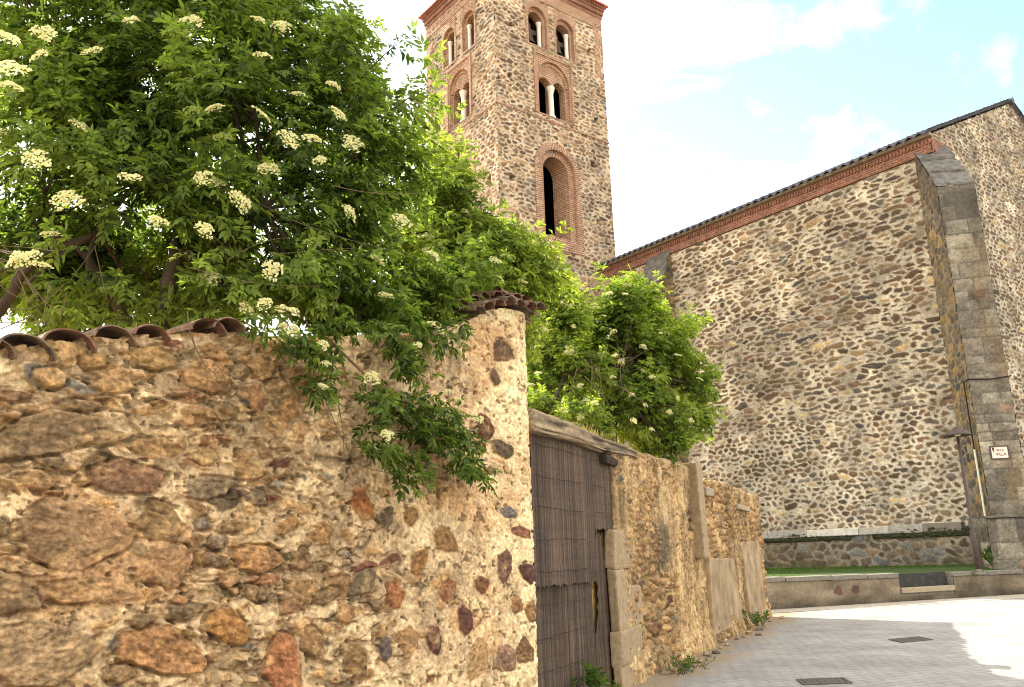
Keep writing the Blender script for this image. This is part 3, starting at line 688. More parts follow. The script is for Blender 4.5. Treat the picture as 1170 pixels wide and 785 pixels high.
for k in range(4):
    h = hip(cn[k], cn[(k+1) % 4], ap, 0, None); b.add(h.v, h.f)
b.add(cn, [(3, 2, 1, 0)]); b.build('roof', M['red_tile'], tower)
for k in (-1, 1):                                              # bells behind the two belfry openings of the street face
    x0 = WR/2+k*1.08-.18; o = FR.p(x0, 31.1, -.62); b = MB()
    b.lathe(o, [(.38, 0), (.40, .03), (.33, .16), (.27, .38), (.25, .58), (.18, .70), (0, .74)], 24)
    rt = empty('bell', o); props(rt, ['bronze bell hanging in the right-hand belfry opening of the tower', 'bronze bell hanging in the left-hand belfry opening of the tower'][0 if k > 0 else 1], 'bell', 'bells in the tower')
    b.build('bell_body', M['bronze'], rt, smooth=True)
    b = MB(); b.box(o+np.array([0, 0, .74])-GDR*.34-GNR*.08, GDR*1.06, GNR*.16, (0, 0, .30)); b.box(o+np.array([0, 0, 1.042])-GDR*.12-GNR*.07, GDR*.24, GNR*.14, (0, 0, .35)); b.build('yoke', M['wood'], rt)
    b = MB(); b.tube([o+np.array([0, 0, .5]), o+np.array([0, 0, .1]), o+np.array([0, 0, -.06])], [.02, .02, .05], 8); b.build('clapper', M['bronze'], rt)

# ------------------------------------------------------------------ street furniture
LB = np.array([14.36, 27.55, .72])
lp = empty('street_lamp', LB); props(lp, 'slim brown street lamp with a flat round shade beside the church buttress', 'street lamp')
b = MB(); b.tube([LB+np.array([0, 0, .0]), LB+np.array([0, 0, 1.2]), LB+np.array([0, 0, 1.25]), LB+np.array([0, 0, 4.42])], [.075, .07, .052, .045], 12); b.build('pole', M['rust'], lp, smooth=True)
b = MB(); b.lathe(LB+np.array([0, 0, 4.30]), [(0, .10), (.10, .10), (.40, .0), (.42, .015), (.40, .05), (.30, .14), (.14, .21), (.06, .30), (0, .31)], 28); shd = b.build('lamp_shade', M['rust'], lp, smooth=True)
b = MB(); b.lathe(LB+np.array([0, 0, 4.28]), [(0, 0), (.09, .01), (.10, .12), (0, .12)], 16); b.build('lamp_glass', M['conduit'], shd)
b = MB(); b.lathe(LB+np.array([0, 0, -.02]), [(0, 0), (.17, 0), (.17, .045), (.09, .06), (.075, .14), (0, .14)], 16); bpl = b.build('base_plate', M['grey_granite'], lp)
for k in range(4):
    b = MB(); q = LB+np.array([.13*math.cos(k*1.57+.7), .13*math.sin(k*1.57+.7), .025]); b.lathe(q, [(0, 0), (.016, 0), (.016, .035), (0, .035)], 6); b.build('bolt', M['rust'], bpl)

bd = adir(102); bn = np.array([bd[1], -bd[0], 0]); bf = np.array([16.30, 29.90, 0])
sg = empty('street_sign', bf+bd*.58+np.array([0, 0, 4.68])); props(sg, 'small pale ceramic street name sign in a dark frame on the buttress', 'sign')
def bpt(u, z, o): return bf+bd*u+bn*o+np.array([0, 0, z])
fr = MB()
s0, s1, z0, z1 = .29, .88, 4.44, 4.90
for a, bb, c_, e in ((s0, s1, z0, z0+.035), (s0, s1, z1-.035, z1), (s0, s0+.035, z0+.037, z1-.037), (s1-.035, s1, z0+.037, z1-.037)):
    fr.box(bpt(a, c_, .03), bd*(bb-a), bn*.05, (0, 0, e-c_))
fr.build('frame', M['rust'], sg)
fb = MB(); fb.box(bpt(s0+.036, z0+.036, .03), bd*(s1-s0-.072), bn*.035, (0, 0, z1-z0-.072)); spl = fb.build('sign_plate', M['sign_face'], sg)
def text_mesh(name, txt, size, org, right, up, mat, parent, ext=.003):
    cu = bpy.data.curves.new(name, 'FONT'); cu.body = txt; cu.size = size; cu.extrude = ext; cu.align_x = 'CENTER'; cu.align_y = 'CENTER'
    tmp = bpy.data.objects.new('tmp', cu); COL.objects.link(tmp); bpy.context.view_layer.update()
    me = bpy.data.meshes.new_from_object(tmp.evaluated_get(bpy.context.evaluated_depsgraph_get()))
    bpy.data.objects.remove(tmp); me.name = name
    R_, U_ = Vector(right), Vector(up); N_ = R_.cross(U_)
    mm = Matrix(((R_.x, U_.x, N_.x, org[0]), (R_.y, U_.y, N_.y, org[1]), (R_.z, U_.z, N_.z, org[2]), (0, 0, 0, 1)))
    me.transform(mm); return link(name, me, mat, parent)
text_mesh('sign_text', 'DE LA', .10, bpt(.60, 4.745, .0685), bd, (0, 0, 1), M['sign_ink'], spl)
text_mesh('sign_text', 'VILLA', .135, bpt(.62, 4.60, .0685), bd, (0, 0, 1), M['sign_ink'], spl)
em = MB()                                                      # little dark emblem in the upper left corner of the sign
for a, bb, w_, h_ in ((.36, 4.76, .07, .08), (.375, 4.70, .04, .055), (.35, 4.845, .02, .025), (.385, 4.845, .02, .025), (.42, 4.845, .02, .025)):
    em.box(bpt(a, bb, .064), bd*w_, bn*.004, (0, 0, h_))
em.build('sign_emblem', M['sign_ink'], spl)

cond = MB(); fq = lambda z, o=.10: bf-bn*.30-bd*o+np.array([0, 0, z])
cond.tube([fq(.95), fq(4.7), fq(4.85)], .035, 8); o = cond.build('conduit_pipe', M['conduit']); props(o, 'pale upright plastic pipe running up the flank of the church buttress', 'pipe')
cab = MB(); pts = [fq(4.8, .10), fq(7.25, .09), fq(7.3, .06)]+[bpt(-.04, 7.32, .06), bpt(.7, 7.27, .07), bpt(1.38, 7.34, .06)]
cab.tube(pts, .022, 6)
o = cab.build('power_cable', M['black']); props(o, 'thin black cable running up the flank of the buttress and across its front', 'cable')

def plate(label, px4, seed):
    P = []
    for x, y in px4:
        d = ray(x, y); P.append(EYE+d*(-EYE[2]/d[2]))
    c = sum(P)/4; e1 = (P[1]-P[0]+P[2]-P[3])/2; e2 = (P[3]-P[0]+P[2]-P[1])/2; e1[2] = e2[2] = 0
    rt = empty('drain_cover', c); props(rt, label, 'drain cover')
    o = c-e1/2-e2/2; n1 = e1/np.linalg.norm(e1); n2 = e2/np.linalg.norm(e2); l1, l2 = np.linalg.norm(e1), np.linalg.norm(e2)
    z = np.array([0, 0, .004])
    b = MB(); t = .045
    b.box(o+z, n1*l1, n2*t, (0, 0, .010)); b.box(o+n2*(l2-t)+z, n1*l1, n2*t, (0, 0, .010)); b.box(o+n2*t+z, n1*t, n2*(l2-2*t), (0, 0, .010)); b.box(o+n2*t+n1*(l1-t)+z, n1*t, n2*(l2-2*t), (0, 0, .010))
    b.build('frame', M['iron'], rt)
    b = MB(); b.box(o+n1*(t+.012)+n2*(t+.012)+z, n1*(l1-2*t-.024), n2*(l2-2*t-.024), (0, 0, .006))
    k = 0
    for i in range(int(l1/.08)-1):
        for j in range(int(l2/.08)-1):
            b.box(o+n1*(.06+i*.08)+n2*(.06+j*.08)+np.array([0, 0, .0105]), n1*.045, n2*.045, (0, 0, .003))
    b.build('cover_plate', M['iron'], rt)
plate('larger iron drain cover in the paving at the front of the street', [(908, 777), (966, 775), (973, 781), (919, 783)], 1)
plate('iron drain cover in the middle of the street paving farther back', [(1015, 731), (1050, 728), (1066, 731), (1031, 735)], 2)

# ------------------------------------------------------------------ foreground garden wall
FC = np.array([.18, 8.60, 0.0]); FAZ = 41.6455; FD = -adir(FAZ); FN = np.array([math.cos(math.radians(FAZ)), -math.sin(math.radians(FAZ)), 0])
def fgp(s, z, o=0.0): return FC+FD*s+FN*o+np.array([0, 0, z])
TOPX = np.array([-1, -.02, .3, .55, .85, 1.31, 1.84, 2.31, 3.36, 3.83, 4.25, 4.62, 4.91, 7.0])
TOPZ = np.array([4.10, 4.10, 4.08, 4.03, 3.88, 3.64, 3.54, 3.44, 3.30, 3.20, 3.11, 3.00, 2.92, 2.7])
STONES = [(4.552,2.419,0.38,0.135,15,125,105,75),(4.083,2.179,0.262,0.113,3,122,85,65),(3.498,2.146,0.211,0.085,-3,100,92,75),(4.403,1.823,0.39,0.225,2,168,128,88),(3.827,1.892,0.198,0.131,-6,128,102,66),(3.73,1.636,0.17,0.141,8,152,112,76),(4.676,1.476,0.154,0.113,0,130,106,74),(4.216,1.48,0.324,0.089,-4,178,138,92),(4.525,1.151,0.317,0.19,3,152,127,92),(3.749,1.077,0.301,0.151,-4,178,127,80),(3.658,1.398,0.074,0.034,3,165,85,55),(3.296,1.199,0.18,0.121,-20,168,116,60),(2.835,0.889,0.183,0.208,-25,150,84,54),(3.082,1.409,0.092,0.06,-10,88,74,60),(3.094,1.652,0.221,0.104,0,165,120,75),(4.798,2.648,0.119,0.042,-5,110,76,62),(4.356,2.944,0.104,0.069,0,160,125,75),(3.952,2.995,0.183,0.091,0,150,120,72),(3.566,2.912,0.201,0.127,0,168,126,80),(3.894,2.387,0.181,0.076,-12,148,113,70),(3.545,2.363,0.118,0.073,10,175,140,90),(3.151,2.815,0.118,0.086,-30,150,108,70),(3.527,1.883,0.058,0.05,0,92,92,88),(3.409,1.776,0.066,0.059,0,108,100,84),(3.428,1.647,0.092,0.053,-5,84,74,60),(3.114,2.073,0.108,0.063,0,112,100,78),(3.16,2.261,0.115,0.07,5,150,118,76),(4.383,2.63,0.15,0.042,12,110,92,66),(3.615,1.312,0.13,0.061,-8,92,82,66),(3.898,1.287,0.103,0.054,0,120,100,70),(4.218,2.777,0.141,0.064,8,160,125,80),(4.597,2.783,0.112,0.072,-5,176,140,92),(4.61,2.143,0.108,0.068,0,165,128,84),(4.245,2.429,0.165,0.056,15,140,115,76),(4.773,1.873,0.037,0.075,0,110,95,72),(3.922,1.602,0.069,0.06,0,160,120,80),(4.011,0.973,0.099,0.057,0,120,96,66),(3.314,1.514,0.101,0.053,0,138,106,70),(3.28,1.884,0.103,0.061,10,130,104,70),(3.126,3.054,0.134,0.088,0,150,112,70),(2.882,2.744,0.117,0.088,20,158,116,70),(2.733,3.04,0.163,0.084,-10,140,104,64),(2.143,2.046,0.125,0.126,0,150,95,50),(1.904,1.966,0.094,0.1,0,118,100,72),(1.226,1.764,0.149,0.12,0,136,102,62),(2.133,1.443,0.149,0.101,10,110,96,70),(1.825,1.335,0.121,0.11,0,140,90,55),(1.211,1.348,0.116,0.11,0,125,74,50),(1.002,1.086,0.098,0.154,8,92,56,48),(1.37,0.97,0.091,0.141,12,92,56,48),(0.77,1.389,0.103,0.084,0,130,88,58),(0.47,1.536,0.109,0.159,-5,110,78,62),(0.109,1.461,0.181,0.098,0,80,48,44),(0.835,0.72,0.144,0.189,0,172,136,90),(0.503,0.701,0.165,0.128,-5,136,105,80),(1.895,0.934,0.072,0.1,0,98,88,76),(2.191,0.871,0.102,0.16,0,140,110,70),(1.664,0.974,0.104,0.136,0,168,130,84),(3.025,1.412,0.057,0.067,0,84,70,56),(2.771,1.313,0.121,0.074,0,134,98,66),(0.412,3.612,0.17,0.128,10,100,76,54),(0.451,2.632,0.164,0.094,0,95,80,60),(0.4,2.022,0.138,0.066,-20,115,108,96),(0.206,1.833,0.18,0.062,0,128,84,62),(0.691,2.833,0.122,0.144,10,100,64,42),(0.733,2.636,0.072,0.058,0,84,52,44),(0.525,3.327,0.064,0.106,20,96,74,54),(0.077,1.086,0.129,0.12,0,140,104,66),(0.222,0.742,0.149,0.139,0,128,96,62),(2.53,1.824,0.098,0.099,0,140,104,62),(2.722,1.632,0.085,0.083,0,120,92,64),(2.308,1.228,0.1,0.084,0,150,112,70),(2.584,1.028,0.101,0.124,0,138,104,68),(2.847,1.888,0.099,0.07,0,150,110,66),(1.536,1.606,0.1,0.108,0,150,108,62),(1.635,1.97,0.089,0.095,0,138,106,64),(2.476,1.367,0.122,0.064,0,120,98,70),(0.325,1.181,0.099,0.087,0,150,110,70),(-0.082,1.572,0.081,0.084,0,150,110,70)]
us = np.concatenate([np.arange(-.62, -.08, .025), np.arange(-.08, 5.15, .0065), np.arange(5.15, 6.6, .05)])
ps = np.concatenate([np.arange(-.05, .35, .05), np.arange(.35, 4.75, .0065), np.arange(4.75, 9.2, .15)])
UU, PP = np.meshgrid(us, ps)
TOP = np.interp(UU, TOPX, TOPZ)+.05*fbm(UU*3.3, UU*0, 71)+.02*fbm(UU*14, UU*0, 72)
THICK = .48
ZZ = np.minimum(PP, TOP); back = np.clip(PP-TOP, 0, THICK); down = np.clip(PP-TOP-THICK, 0, None); ZZ = np.maximum(ZZ-down, -.05)
# mortar and mud plaster
left = sst(1.3, 2.9, UU+.5*fbm(UU*1.1, ZZ*1.1, 80))           # rubble part -> 1, plastered part -> 0
pier = sst(1.05, .55, UU+.35*fbm(UU*1.6, ZZ*1.1, 81))          # paler mortar colour stands in for brighter light on the wall end
H = .05*fbm(UU*1.1, ZZ*1.1, 82, 4)+.012*fbm(UU*5, ZZ*5, 83, 4)+.010*fbm(UU*22, ZZ*22, 84, 4)
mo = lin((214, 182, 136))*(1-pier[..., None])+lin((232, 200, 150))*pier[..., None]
v1 = fbm(UU*2.2, ZZ*2.2, 85, 5); v2 = fbm(UU*9, ZZ*9, 86, 5); v3 = fbm(UU*6, ZZ*.8, 87, 4)
mo = mo*(1+.9*v1+.9*v2)[..., None]
streak = (1-left)*(1-pier)*sst(1.6, 2.4, ZZ)
mo = mo*(1-streak[..., None]*1.15*np.abs(v3)[..., None]*2)
lim = sst(.02, .16, fbm(UU*2.6+5, ZZ*2.2, 94, 5)+.10*(1-left)-.03)[..., None]; mo = mo*(1-.6*lim)+lin((238, 208, 158))*.6*lim
grey = sst(.08, .28, fbm(UU*1.7, ZZ*2.6, 88, 5))[..., None]; mo = mo*(1-.35*grey)+lin((150, 128, 92))*.35*grey
och = sst(.06, .26, fbm(UU*1.3+9, ZZ*1.9, 89, 5))[..., None]; mo = mo*(1-.4*och)+lin((190, 128, 70))*.4*och
pit = sst(.17, .27, fbm(UU*16, ZZ*20, 90, 3)); mo = mo*(1-.55*pit)[..., None]; H = H-.018*pit
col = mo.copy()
# filler rubble: two sizes, exposed where the mortar has fallen out
FILL = [(4, (176, 138, 90)), (3, (158, 124, 82)), (2, (142, 118, 82)), (3, (188, 150, 100)), (.8, (160, 118, 80)), (.8, (122, 102, 76)), (.7, (124, 116, 98)), (.5, (126, 84, 64))]
for cw, ch, sd, thr, hh in ((.30, .15, 900, .05, .015), (.14, .085, 950, .06, .010)):
    e, r1, r2, r3 = rubble(UU, ZZ, cw, ch, sd, .95, .3, .55)
    zone = fbm(UU*1.25+sd, ZZ*1.6, sd+3, 4)+(left-.55)*.42-.14*pier+.10*sst(2.2, .8, ZZ)
    vis = sst(thr-.02, thr+.02, zone+(r3-.5)*.5)
    e2 = e-.010-.02*r2+.05*ch*fbm(UU*18, ZZ*18, sd+4, 3)*3
    mk = sst(0, .016, e2)*vis
    stn = pick(r1, FILL)*(.75+.5*r2)[..., None]*(1+.9*fbm(UU*11, ZZ*16, sd+5, 4))[..., None]
    col = col*(1-mk[..., None])+stn*mk[..., None]
    H = H+mk*hh*(.35+r2)*(1-np.exp(-np.clip(e2, 0, 1)/.010))+mk*.016*fbm(UU*14, ZZ*20, sd+6, 4)
    gap = vis*sst(.004, -.004, e2)*sst(.0, .14, left*.12+fbm(UU*2.5, ZZ*2.5, sd+8, 3))
    H = H-.032*gap; col = col*(1-.22*gap)[..., None]
# broken faces: small flat chips with crisp edges
chips = 0; chipc = 0
for cw, ch, a_, sd in ((.085, .055, .013, 970), (.034, .026, .007, 980)):
    e, r1, r2, r3 = rubble(UU, ZZ, cw, ch, sd, 1.0, .25, .7); chips = chips+a_*(r1-.5)*sst(0, .15, .25+r3); chipc = chipc+.26*(r2-.5)
# the stones one can pick out
wx = .5*fbm(UU*6, ZZ*6, 95, 4); wy = .5*fbm(UU*6+31, ZZ*6, 96, 4)
for i, (s0, z0, a, bb, ang, r_, g_, b_) in enumerate(STONES):
    R_ = max(a, bb)*1.7; iu0, iu1 = np.searchsorted(us, [s0-R_, s0+R_]); ip0, ip1 = np.searchsorted(ps, [z0-R_, z0+R_])
    sl = np.s_[ip0:ip1, iu0:iu1]; u_ = UU[sl]-s0; v_ = ZZ[sl]-z0; t = math.radians(ang)     # s runs to the left, so a clockwise tilt in the picture is +ang
    x = u_*math.cos(t)-v_*math.sin(t); y = u_*math.sin(t)+v_*math.cos(t)
    rs = random.Random(i*13+5); mn = min(a, bb)
    x = x+wx[sl]*mn*.55+a*.12*np.sin(y/bb*2+rs.uniform(0, 6)); y = y+wy[sl]*mn*.55+bb*.16*np.sin(x/a*2.3+rs.uniform(0, 6))+x*rs.uniform(-.1, .1)
    pw = rs.uniform(2.3, 4.2)
    q = (np.abs(x/a)**pw+np.abs(y/bb)**pw)**(1/pw)
    for k_ in range(6):                                           # knocked-off corners: straight, angular outline
        al = k_*1.047+rs.uniform(-.35, .35); q = np.maximum(q, (x/a*math.cos(al)+y/bb*math.sin(al))/rs.uniform(.80, 1.0))
    e2 = (1-q)*mn
    mk = sst(-.002, .010, e2); c0 = lin((.98*r_, .99*g_, 1.02*b_))*(.72+.22*(s0 < 2.2))+lin((186, 148, 98))*(.28-.22*(s0 < 2.2))
    blot = fbm((x/a)*1.6+i*7, (y/bb)*1.6, 97, 5); gr = fbm(x*26+i, y*40, 98, 5); lay = fbm(x*5+i*3, y*45, 99, 4)
    cc = c0*(1+1.0*blot+1.0*gr+.5*lay)[..., None]
    lk = sst(.10, .30, fbm(x*6+i*11, y*6, 101, 4))[..., None]; cc = cc*(1-.4*lk)+lin((206, 172, 118))*.4*lk
    if i == 3:
        k = sst(.30, .1, np.hypot((u_-.12)/1.6, (v_-.08)/1.0)+.25*fbm(u_*9, v_*9, 103))[..., None]; cc = cc*(1-.55*k)+lin((92, 78, 58))*.55*k
    col[sl] = col[sl]*(1-mk[..., None])+cc*mk[..., None]
    big = min(1.0, mn/.10)
    Hs = (.008+.014*rs.random()*big)+.014*big*blot+.009*gr+.008*lay
    H[sl] = H[sl]*(1-mk)+mk*(Hs*(1-np.exp(-np.clip(e2, 0, 1)/(.006+.012*big)))+.2*H[sl])
    crack = sst(-.022, -.004, e2)*(1-mk)*sst(-.12, .10, fbm(u_*4+i, v_*4, 102, 3)+.12*(v_ < 0)); crack = crack*(.35+.65*left[sl])
    H[sl] = H[sl]-.034*crack; col[sl] = col[sl]*(1-.22*crack)[..., None]
col = col*(1+.55*fbm(UU*45, ZZ*45, 107, 2)+.35*fbm(UU*28, ZZ*34, 108, 2))[..., None]
col = np.clip(col*np.array([1.0, .985, .985]), .01, .8)*.86*(1+chipc)[..., None]
H = H+chips*(.5+.5*left)
# place on the plan: straight run, short return at the corner, rolled over the top and down the back
w = sst(.05, -.05, UU)[..., None]
Nn = FN*(1-w)+(-FD)*w; Nn = Nn/np.linalg.norm(Nn, axis=-1, keepdims=True)
base = FC+FD*np.maximum(UU, 0)[..., None]-FN*np.maximum(-UU, 0)[..., None]
P = base-FN*(back*np.where(UU > -.05, 1, .2))[..., None]; P[..., 2] = ZZ
tw = sst(-.03, .05, PP-TOP)[..., None]; tb = (down > 0)[..., None]
Dn = Nn*(1-tw)+np.array([0, 0, 1.0])*tw; Dn = np.where(tb, -FN, Dn)
P = P+Dn*(H+.03*tw[..., 0]*fbm(UU*9, PP*9, 105))[..., None]
P = P-FN*(.05*sst(.12, -.02, UU)*sst(-.2, 0, UU))[..., None]   # soft, worn corner
fw = empty('garden_wall', FC); props(fw, 'tall ochre rubble wall with crumbling lime plaster and clay tiles on top', 'wall')
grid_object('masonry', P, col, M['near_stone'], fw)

def barrel_tile(o, axis, side, up, length, w0, w1, th=.014, seed=0):
    """one curved clay tile: opening at o, running along axis; w0 front width, w1 rear width"""
    r_ = np.random.default_rng(seed); b = MB(); n, mseg = 12, 6
    o, axis, side, up = [np.asarray(q, float) for q in (o, axis, side, up)]
    rows = []
    for lay in (0, 1):
        for j in range(mseg+1):
            t = j/mseg; w = (w0*(1-t)+w1*t)/2-lay*th
            jag = .012*r_.standard_normal() if j in (0, mseg) else 0
            for k in range(n+1):
                a = math.pi*k/n
                rows.append(o+axis*(length*t+jag*(1 if 2 < k < 9 else .4)+(.006*r_.standard_normal() if j == 0 else 0))+side*(w*math.cos(a))+up*(w*.85*math.sin(a)))
    V = np.array(rows); st = n+1; hv = (mseg+1)*st; F = []
    for j in range(mseg):
        for k in range(n):
            i = j*st+k; F.append((i, i+1, i+st+1, i+st)); F.append((hv+i, hv+i+st, hv+i+st+1, hv+i+1))
    for k in range(n): F.append((k, hv+k, hv+k+1, k+1)); i = mseg*st+k; F.append((i, i+1, hv+i+1, hv+i))
    for j in range(mseg):
        i = j*st; F.append((i, i+st, hv+i+st, hv+i)); i += n; F.append((i, hv+i, hv+i+st, i+st))
    b.add(V, F); return b
TM = [noise_mat('clay tile a', (64, 55, 46), (126, 108, 86), scale=14, bump=.5, dist=.008), noise_mat('clay tile b', (88, 64, 51), (140, 106, 82), scale=14, bump=.5, dist=.008), noise_mat('clay tile c', (74, 58, 48), (134, 106, 82), scale=14, bump=.5, dist=.008)]
UPZ = np.array([0, 0, 1.0])
# (px of the arch crown's foot centre, width m, overhang, material)
for i, (x, y, wd, mi, tilt) in enumerate(((31, 404, .36, 0, .10), (80, 397, .36, 1, .05), (132, 389, .30, 2, .06), (175, 386, .28, 1, .03), (240, 380, .30, 1, .02), (262, 377, .28, 2, -.03), (-14, 404, .34, 2, .05))):
    d = ray(x, y); t = FN.dot(FC+FN*.06-EYE)/FN.dot(d); o = EYE+d*t
    ax = -FN*.98+np.array([0, 0, .10]); sd = FD*math.cos(tilt)+UPZ*math.sin(tilt)
    barrel_tile(o, ax, sd, UPZ*.85, .50, wd*.95, wd*.76, seed=i).build('coping_tile', TM[mi], fw)
# the tile cap on the end of the wall, two courses turned round the corner
rr = random.Random(5)
for i, s in enumerate(np.arange(-.06, 1.0, .155)):
    z = float(np.interp(s, TOPX, TOPZ))+.02
    for c_ in (0, 1):
        o = fgp(s+.05*c_+rr.uniform(-.02, .02), z+.09*c_+rr.uniform(-.01, .02), .13-.14*c_)
        barrel_tile(o, -FN*.95+np.array([0, 0, .22]), FD+UPZ*rr.uniform(-.12, .12), UPZ, .42, .17, .14, seed=40+i*2+c_).build('coping_tile', TM[(i+c_) % 3], fw)
for i, bk in enumerate((.02, .17, .32)):
    o = fgp(-.13, 4.06-.045*i, -bk); barrel_tile(o, FD*.95+np.array([0, 0, .25]), FN, UPZ, .42, .17, .14, seed=70+i).build('coping_tile', TM[i % 3], fw)
    o = fgp(.0, 4.15-.045*i, -bk-.05); barrel_tile(o, FD*.95+np.array([0, 0, .25]), FN, UPZ, .42, .17, .14, seed=75+i).build('coping_tile', TM[(i+1) % 3], fw)

# ------------------------------------------------------------------ gate wall
gw = empty('gate_wall', G0); props(gw, 'long rubble wall with peeling ochre plaster right of the gate', 'wall')
us = np.concatenate([np.arange(-.42, 0, .03), np.arange(-.0, 11.95, .015), np.arange(11.95, 12.6, .04)]); ps = np.concatenate([np.arange(-.05, 3.3, .014), np.arange(3.3, 6.8, .15)])
UU, PP = np.meshgrid(us, ps)
TOP = np.interp(UU, [0, .9, 3, 4.2, 4.6, 5.2, 9, 11.9], [2.98, 3.0, 3.05, 3.08, 3.02, 2.98, 2.96, 2.92])+.08*fbm(UU*2.2, UU*0, 171)+.05*fbm(UU*8, UU*0, 172)
ZZ = np.minimum(PP, TOP); back = np.clip(PP-TOP, 0, .5); down = np.clip(PP-TOP-.5, 0, None); ZZ = np.maximum(ZZ-down, -.05)
H = .09*fbm(UU*.9, ZZ*.9, 182, 4)+.03*fbm(UU*4, ZZ*4, 183, 4)+.02*fbm(UU*16, ZZ*16, 184, 4)
mo = lin((200, 166, 116))*(1+1.0*fbm(UU*2, ZZ*2, 185, 5)+.7*fbm(UU*9, ZZ*6, 186, 5))[..., None]
lime = sst(.03, .2, fbm(UU*2.2, ZZ*1.1, 187, 5))[..., None]; mo = mo*(1-.5*lime)+lin((228, 196, 140))*.5*lime
pl = sst(.0, .12, fbm(UU*1.2, ZZ*1.0, 188, 4)+.22*sst(.9, 1.5, ZZ+.3*fbm(UU*.7, ZZ, 3))*sst(5.4, 4.6, UU)+.06)   # plaster left on the wall
drip = np.abs(fbm(UU*7, ZZ*1.3, 189, 4))*2; mo = mo*(1-.8*np.clip(drip, 0, 1)*pl)[..., None]; H = H+.035*pl-.03*drip*pl
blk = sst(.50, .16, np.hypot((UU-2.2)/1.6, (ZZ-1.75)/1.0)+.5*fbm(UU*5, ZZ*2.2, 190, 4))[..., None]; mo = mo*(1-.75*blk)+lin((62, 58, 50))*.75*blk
e, r1, r2, r3 = rubble(UU, ZZ, .30, .16, 1900, .95, .3, .5)
vis = (1-pl)*sst(-.25, -.1, r3-.5+.25)
e2 = e-.012-.012*r2+.01*fbm(UU*16, ZZ*16, 191, 3); mk = sst(0, .018, e2)*vis
stn = pick(r1, FILL)*(.75+.5*r2)[..., None]*(1+.9*fbm(UU*8, ZZ*12, 192, 4))[..., None]
col = mo*(1-mk[..., None])+stn*mk[..., None]
H = H+mk*.075*(.2+r2)*(1-np.exp(-np.clip(e2, 0, 1)/.03)); gap = vis*sst(.004, -.004, e2); H = H-.05*gap; col = col*(1-.3*gap)[..., None]
e, r1, r2, r3 = rubble(UU, ZZ, .16, .09, 1950, .95, .2, .5); v2 = (1-pl)*vis*0+sst(.05, .12, fbm(UU*1.8, ZZ*1.8, 193))*(1-mk)
e2 = e-.008; mk2 = sst(0, .014, e2)*v2; stn = pick(r1, FILL)*(.75+.5*r2)[..., None]; col = col*(1-mk2[..., None])+stn*mk2[..., None]; H = H+mk2*.035*(.3+r2)
col = col*(1+.9*fbm(UU*.9, ZZ*.45, 208, 4)+.7*fbm(UU*4.5, ZZ*.8, 209, 3))[..., None]
e, r1, c2, r3 = rubble(UU, ZZ, .10, .07, 1970, 1.0, .25, .7); chips = .028*(r1-.5); chipc = .3*(c2-.5)
col = col*(1+.5*fbm(UU*24, ZZ*24, 207, 2))[..., None]
col = np.clip(col*np.array([1.0, .985, .985]), .01, .8)*.70*(1+chipc)[..., None]
H = H+chips
foot = sst(.5, 0, ZZ); H = H*sst(-.25, .3, UU)*.8+H*.2; H = H+sst(.15, .5, UU)*.14*foot*(.6+fbm(UU*1.3, UU*0, 194))        # the wall spreads a little at its foot
over = np.maximum(UU-11.95, 0)
over = over+np.maximum(-UU, 0)
P = G0+GDIR*np.clip(UU, 0, 11.95)[..., None]-GN*(np.minimum(back, .5)*(UU >= 0)+over)[..., None]; P[..., 2] = ZZ
w = sst(11.85, 12.0, UU)[..., None]; w0 = sst(.02, -.04, UU)[..., None]; Nn = GN*(1-w)*(1-w0)+GDIR*w-GDIR*w0
tw = sst(-.03, .05, PP-TOP)[..., None]; Dn = Nn*(1-tw)+UPZ*tw; Dn = np.where((down > 0)[..., None], -GN, Dn)
P = P+Dn*H[..., None]
grid_object('masonry', P, col, M['near_stone'], gw)
def gbox(name, px0, px1, th, off, mat, seed, bev=.03, jit=.02):
    """dressed block whose face spans two photo corners on the wall plane"""
    (s0, z0), (s1, z1) = gpl(*px0), gpl(*px1); s0, s1 = sorted((s0, s1)); z0, z1 = sorted((z0, z1))
    return bm_object(name, slab_box(gp(s0, max(z0, -.03), off-th), GDIR*(s1-s0), GN*th, UPZ*(z1-max(z0, -.03)), bev, jit, seed), mat, gw)
M['jamb'] = noise_mat('warm granite block', (132, 112, 84), (168, 146, 112), scale=13, bump=.5, dist=.012)
gbox('jamb_block', (697, 604), (727, 648), .13, .035, M['jamb'], 1); gbox('jamb_block', (700, 650), (716, 719), .13, .045, M['jamb'], 2)
gbox('jamb_block', (715, 670), (735, 715), .3, .03, M['jamb'], 3); gbox('jamb_block', (703, 721), (731, 753), .13, .06, M['jamb'], 4); gbox('jamb_block', (705, 757), (727, 790), .13, .07, M['jamb'], 5)
(s0, z0), (s1, z1) = gpl(806, 725), gpl(838, 642)
bm_object('render_panel', slab_box(gp(5.0, .16, -.12)+np.array([0, 0, 0]), GDIR*1.55, GN*.22, UPZ*1.32, .03, .04, 6), M['render'], gw)
bm_object('render_panel', slab_box(gp(6.56, .22, -.1), GDIR*1.3, GN*.185, UPZ*1.24, .03, .04, 7), M['render'], gw)
bm_object('render_panel', slab_box(gp(8.75, .10, -.1), GDIR*2.55, GN*.17, UPZ*1.72, .04, .05, 8), M['render'], gw)
bm_object('stone_post', slab_box(gp(4.42, 1.5, -.2), GDIR*.42, GN*.36-GDIR*.02, UPZ*1.66, .03, .02, 9), M['jamb'], gw)
bm_object('stone_lump', slab_box(gp(5.25, 2.62, -.1), GDIR*.7, GN*.22, UPZ*.16, .03, .02, 10), M['granite'], gw)
bm_object('stone_lump', slab_box(gp(8.6, 2.50, -.1), GDIR*1.5, GN*.2, UPZ*.13, .03, .02, 11), M['granite'], gw)
rr = random.Random(12)
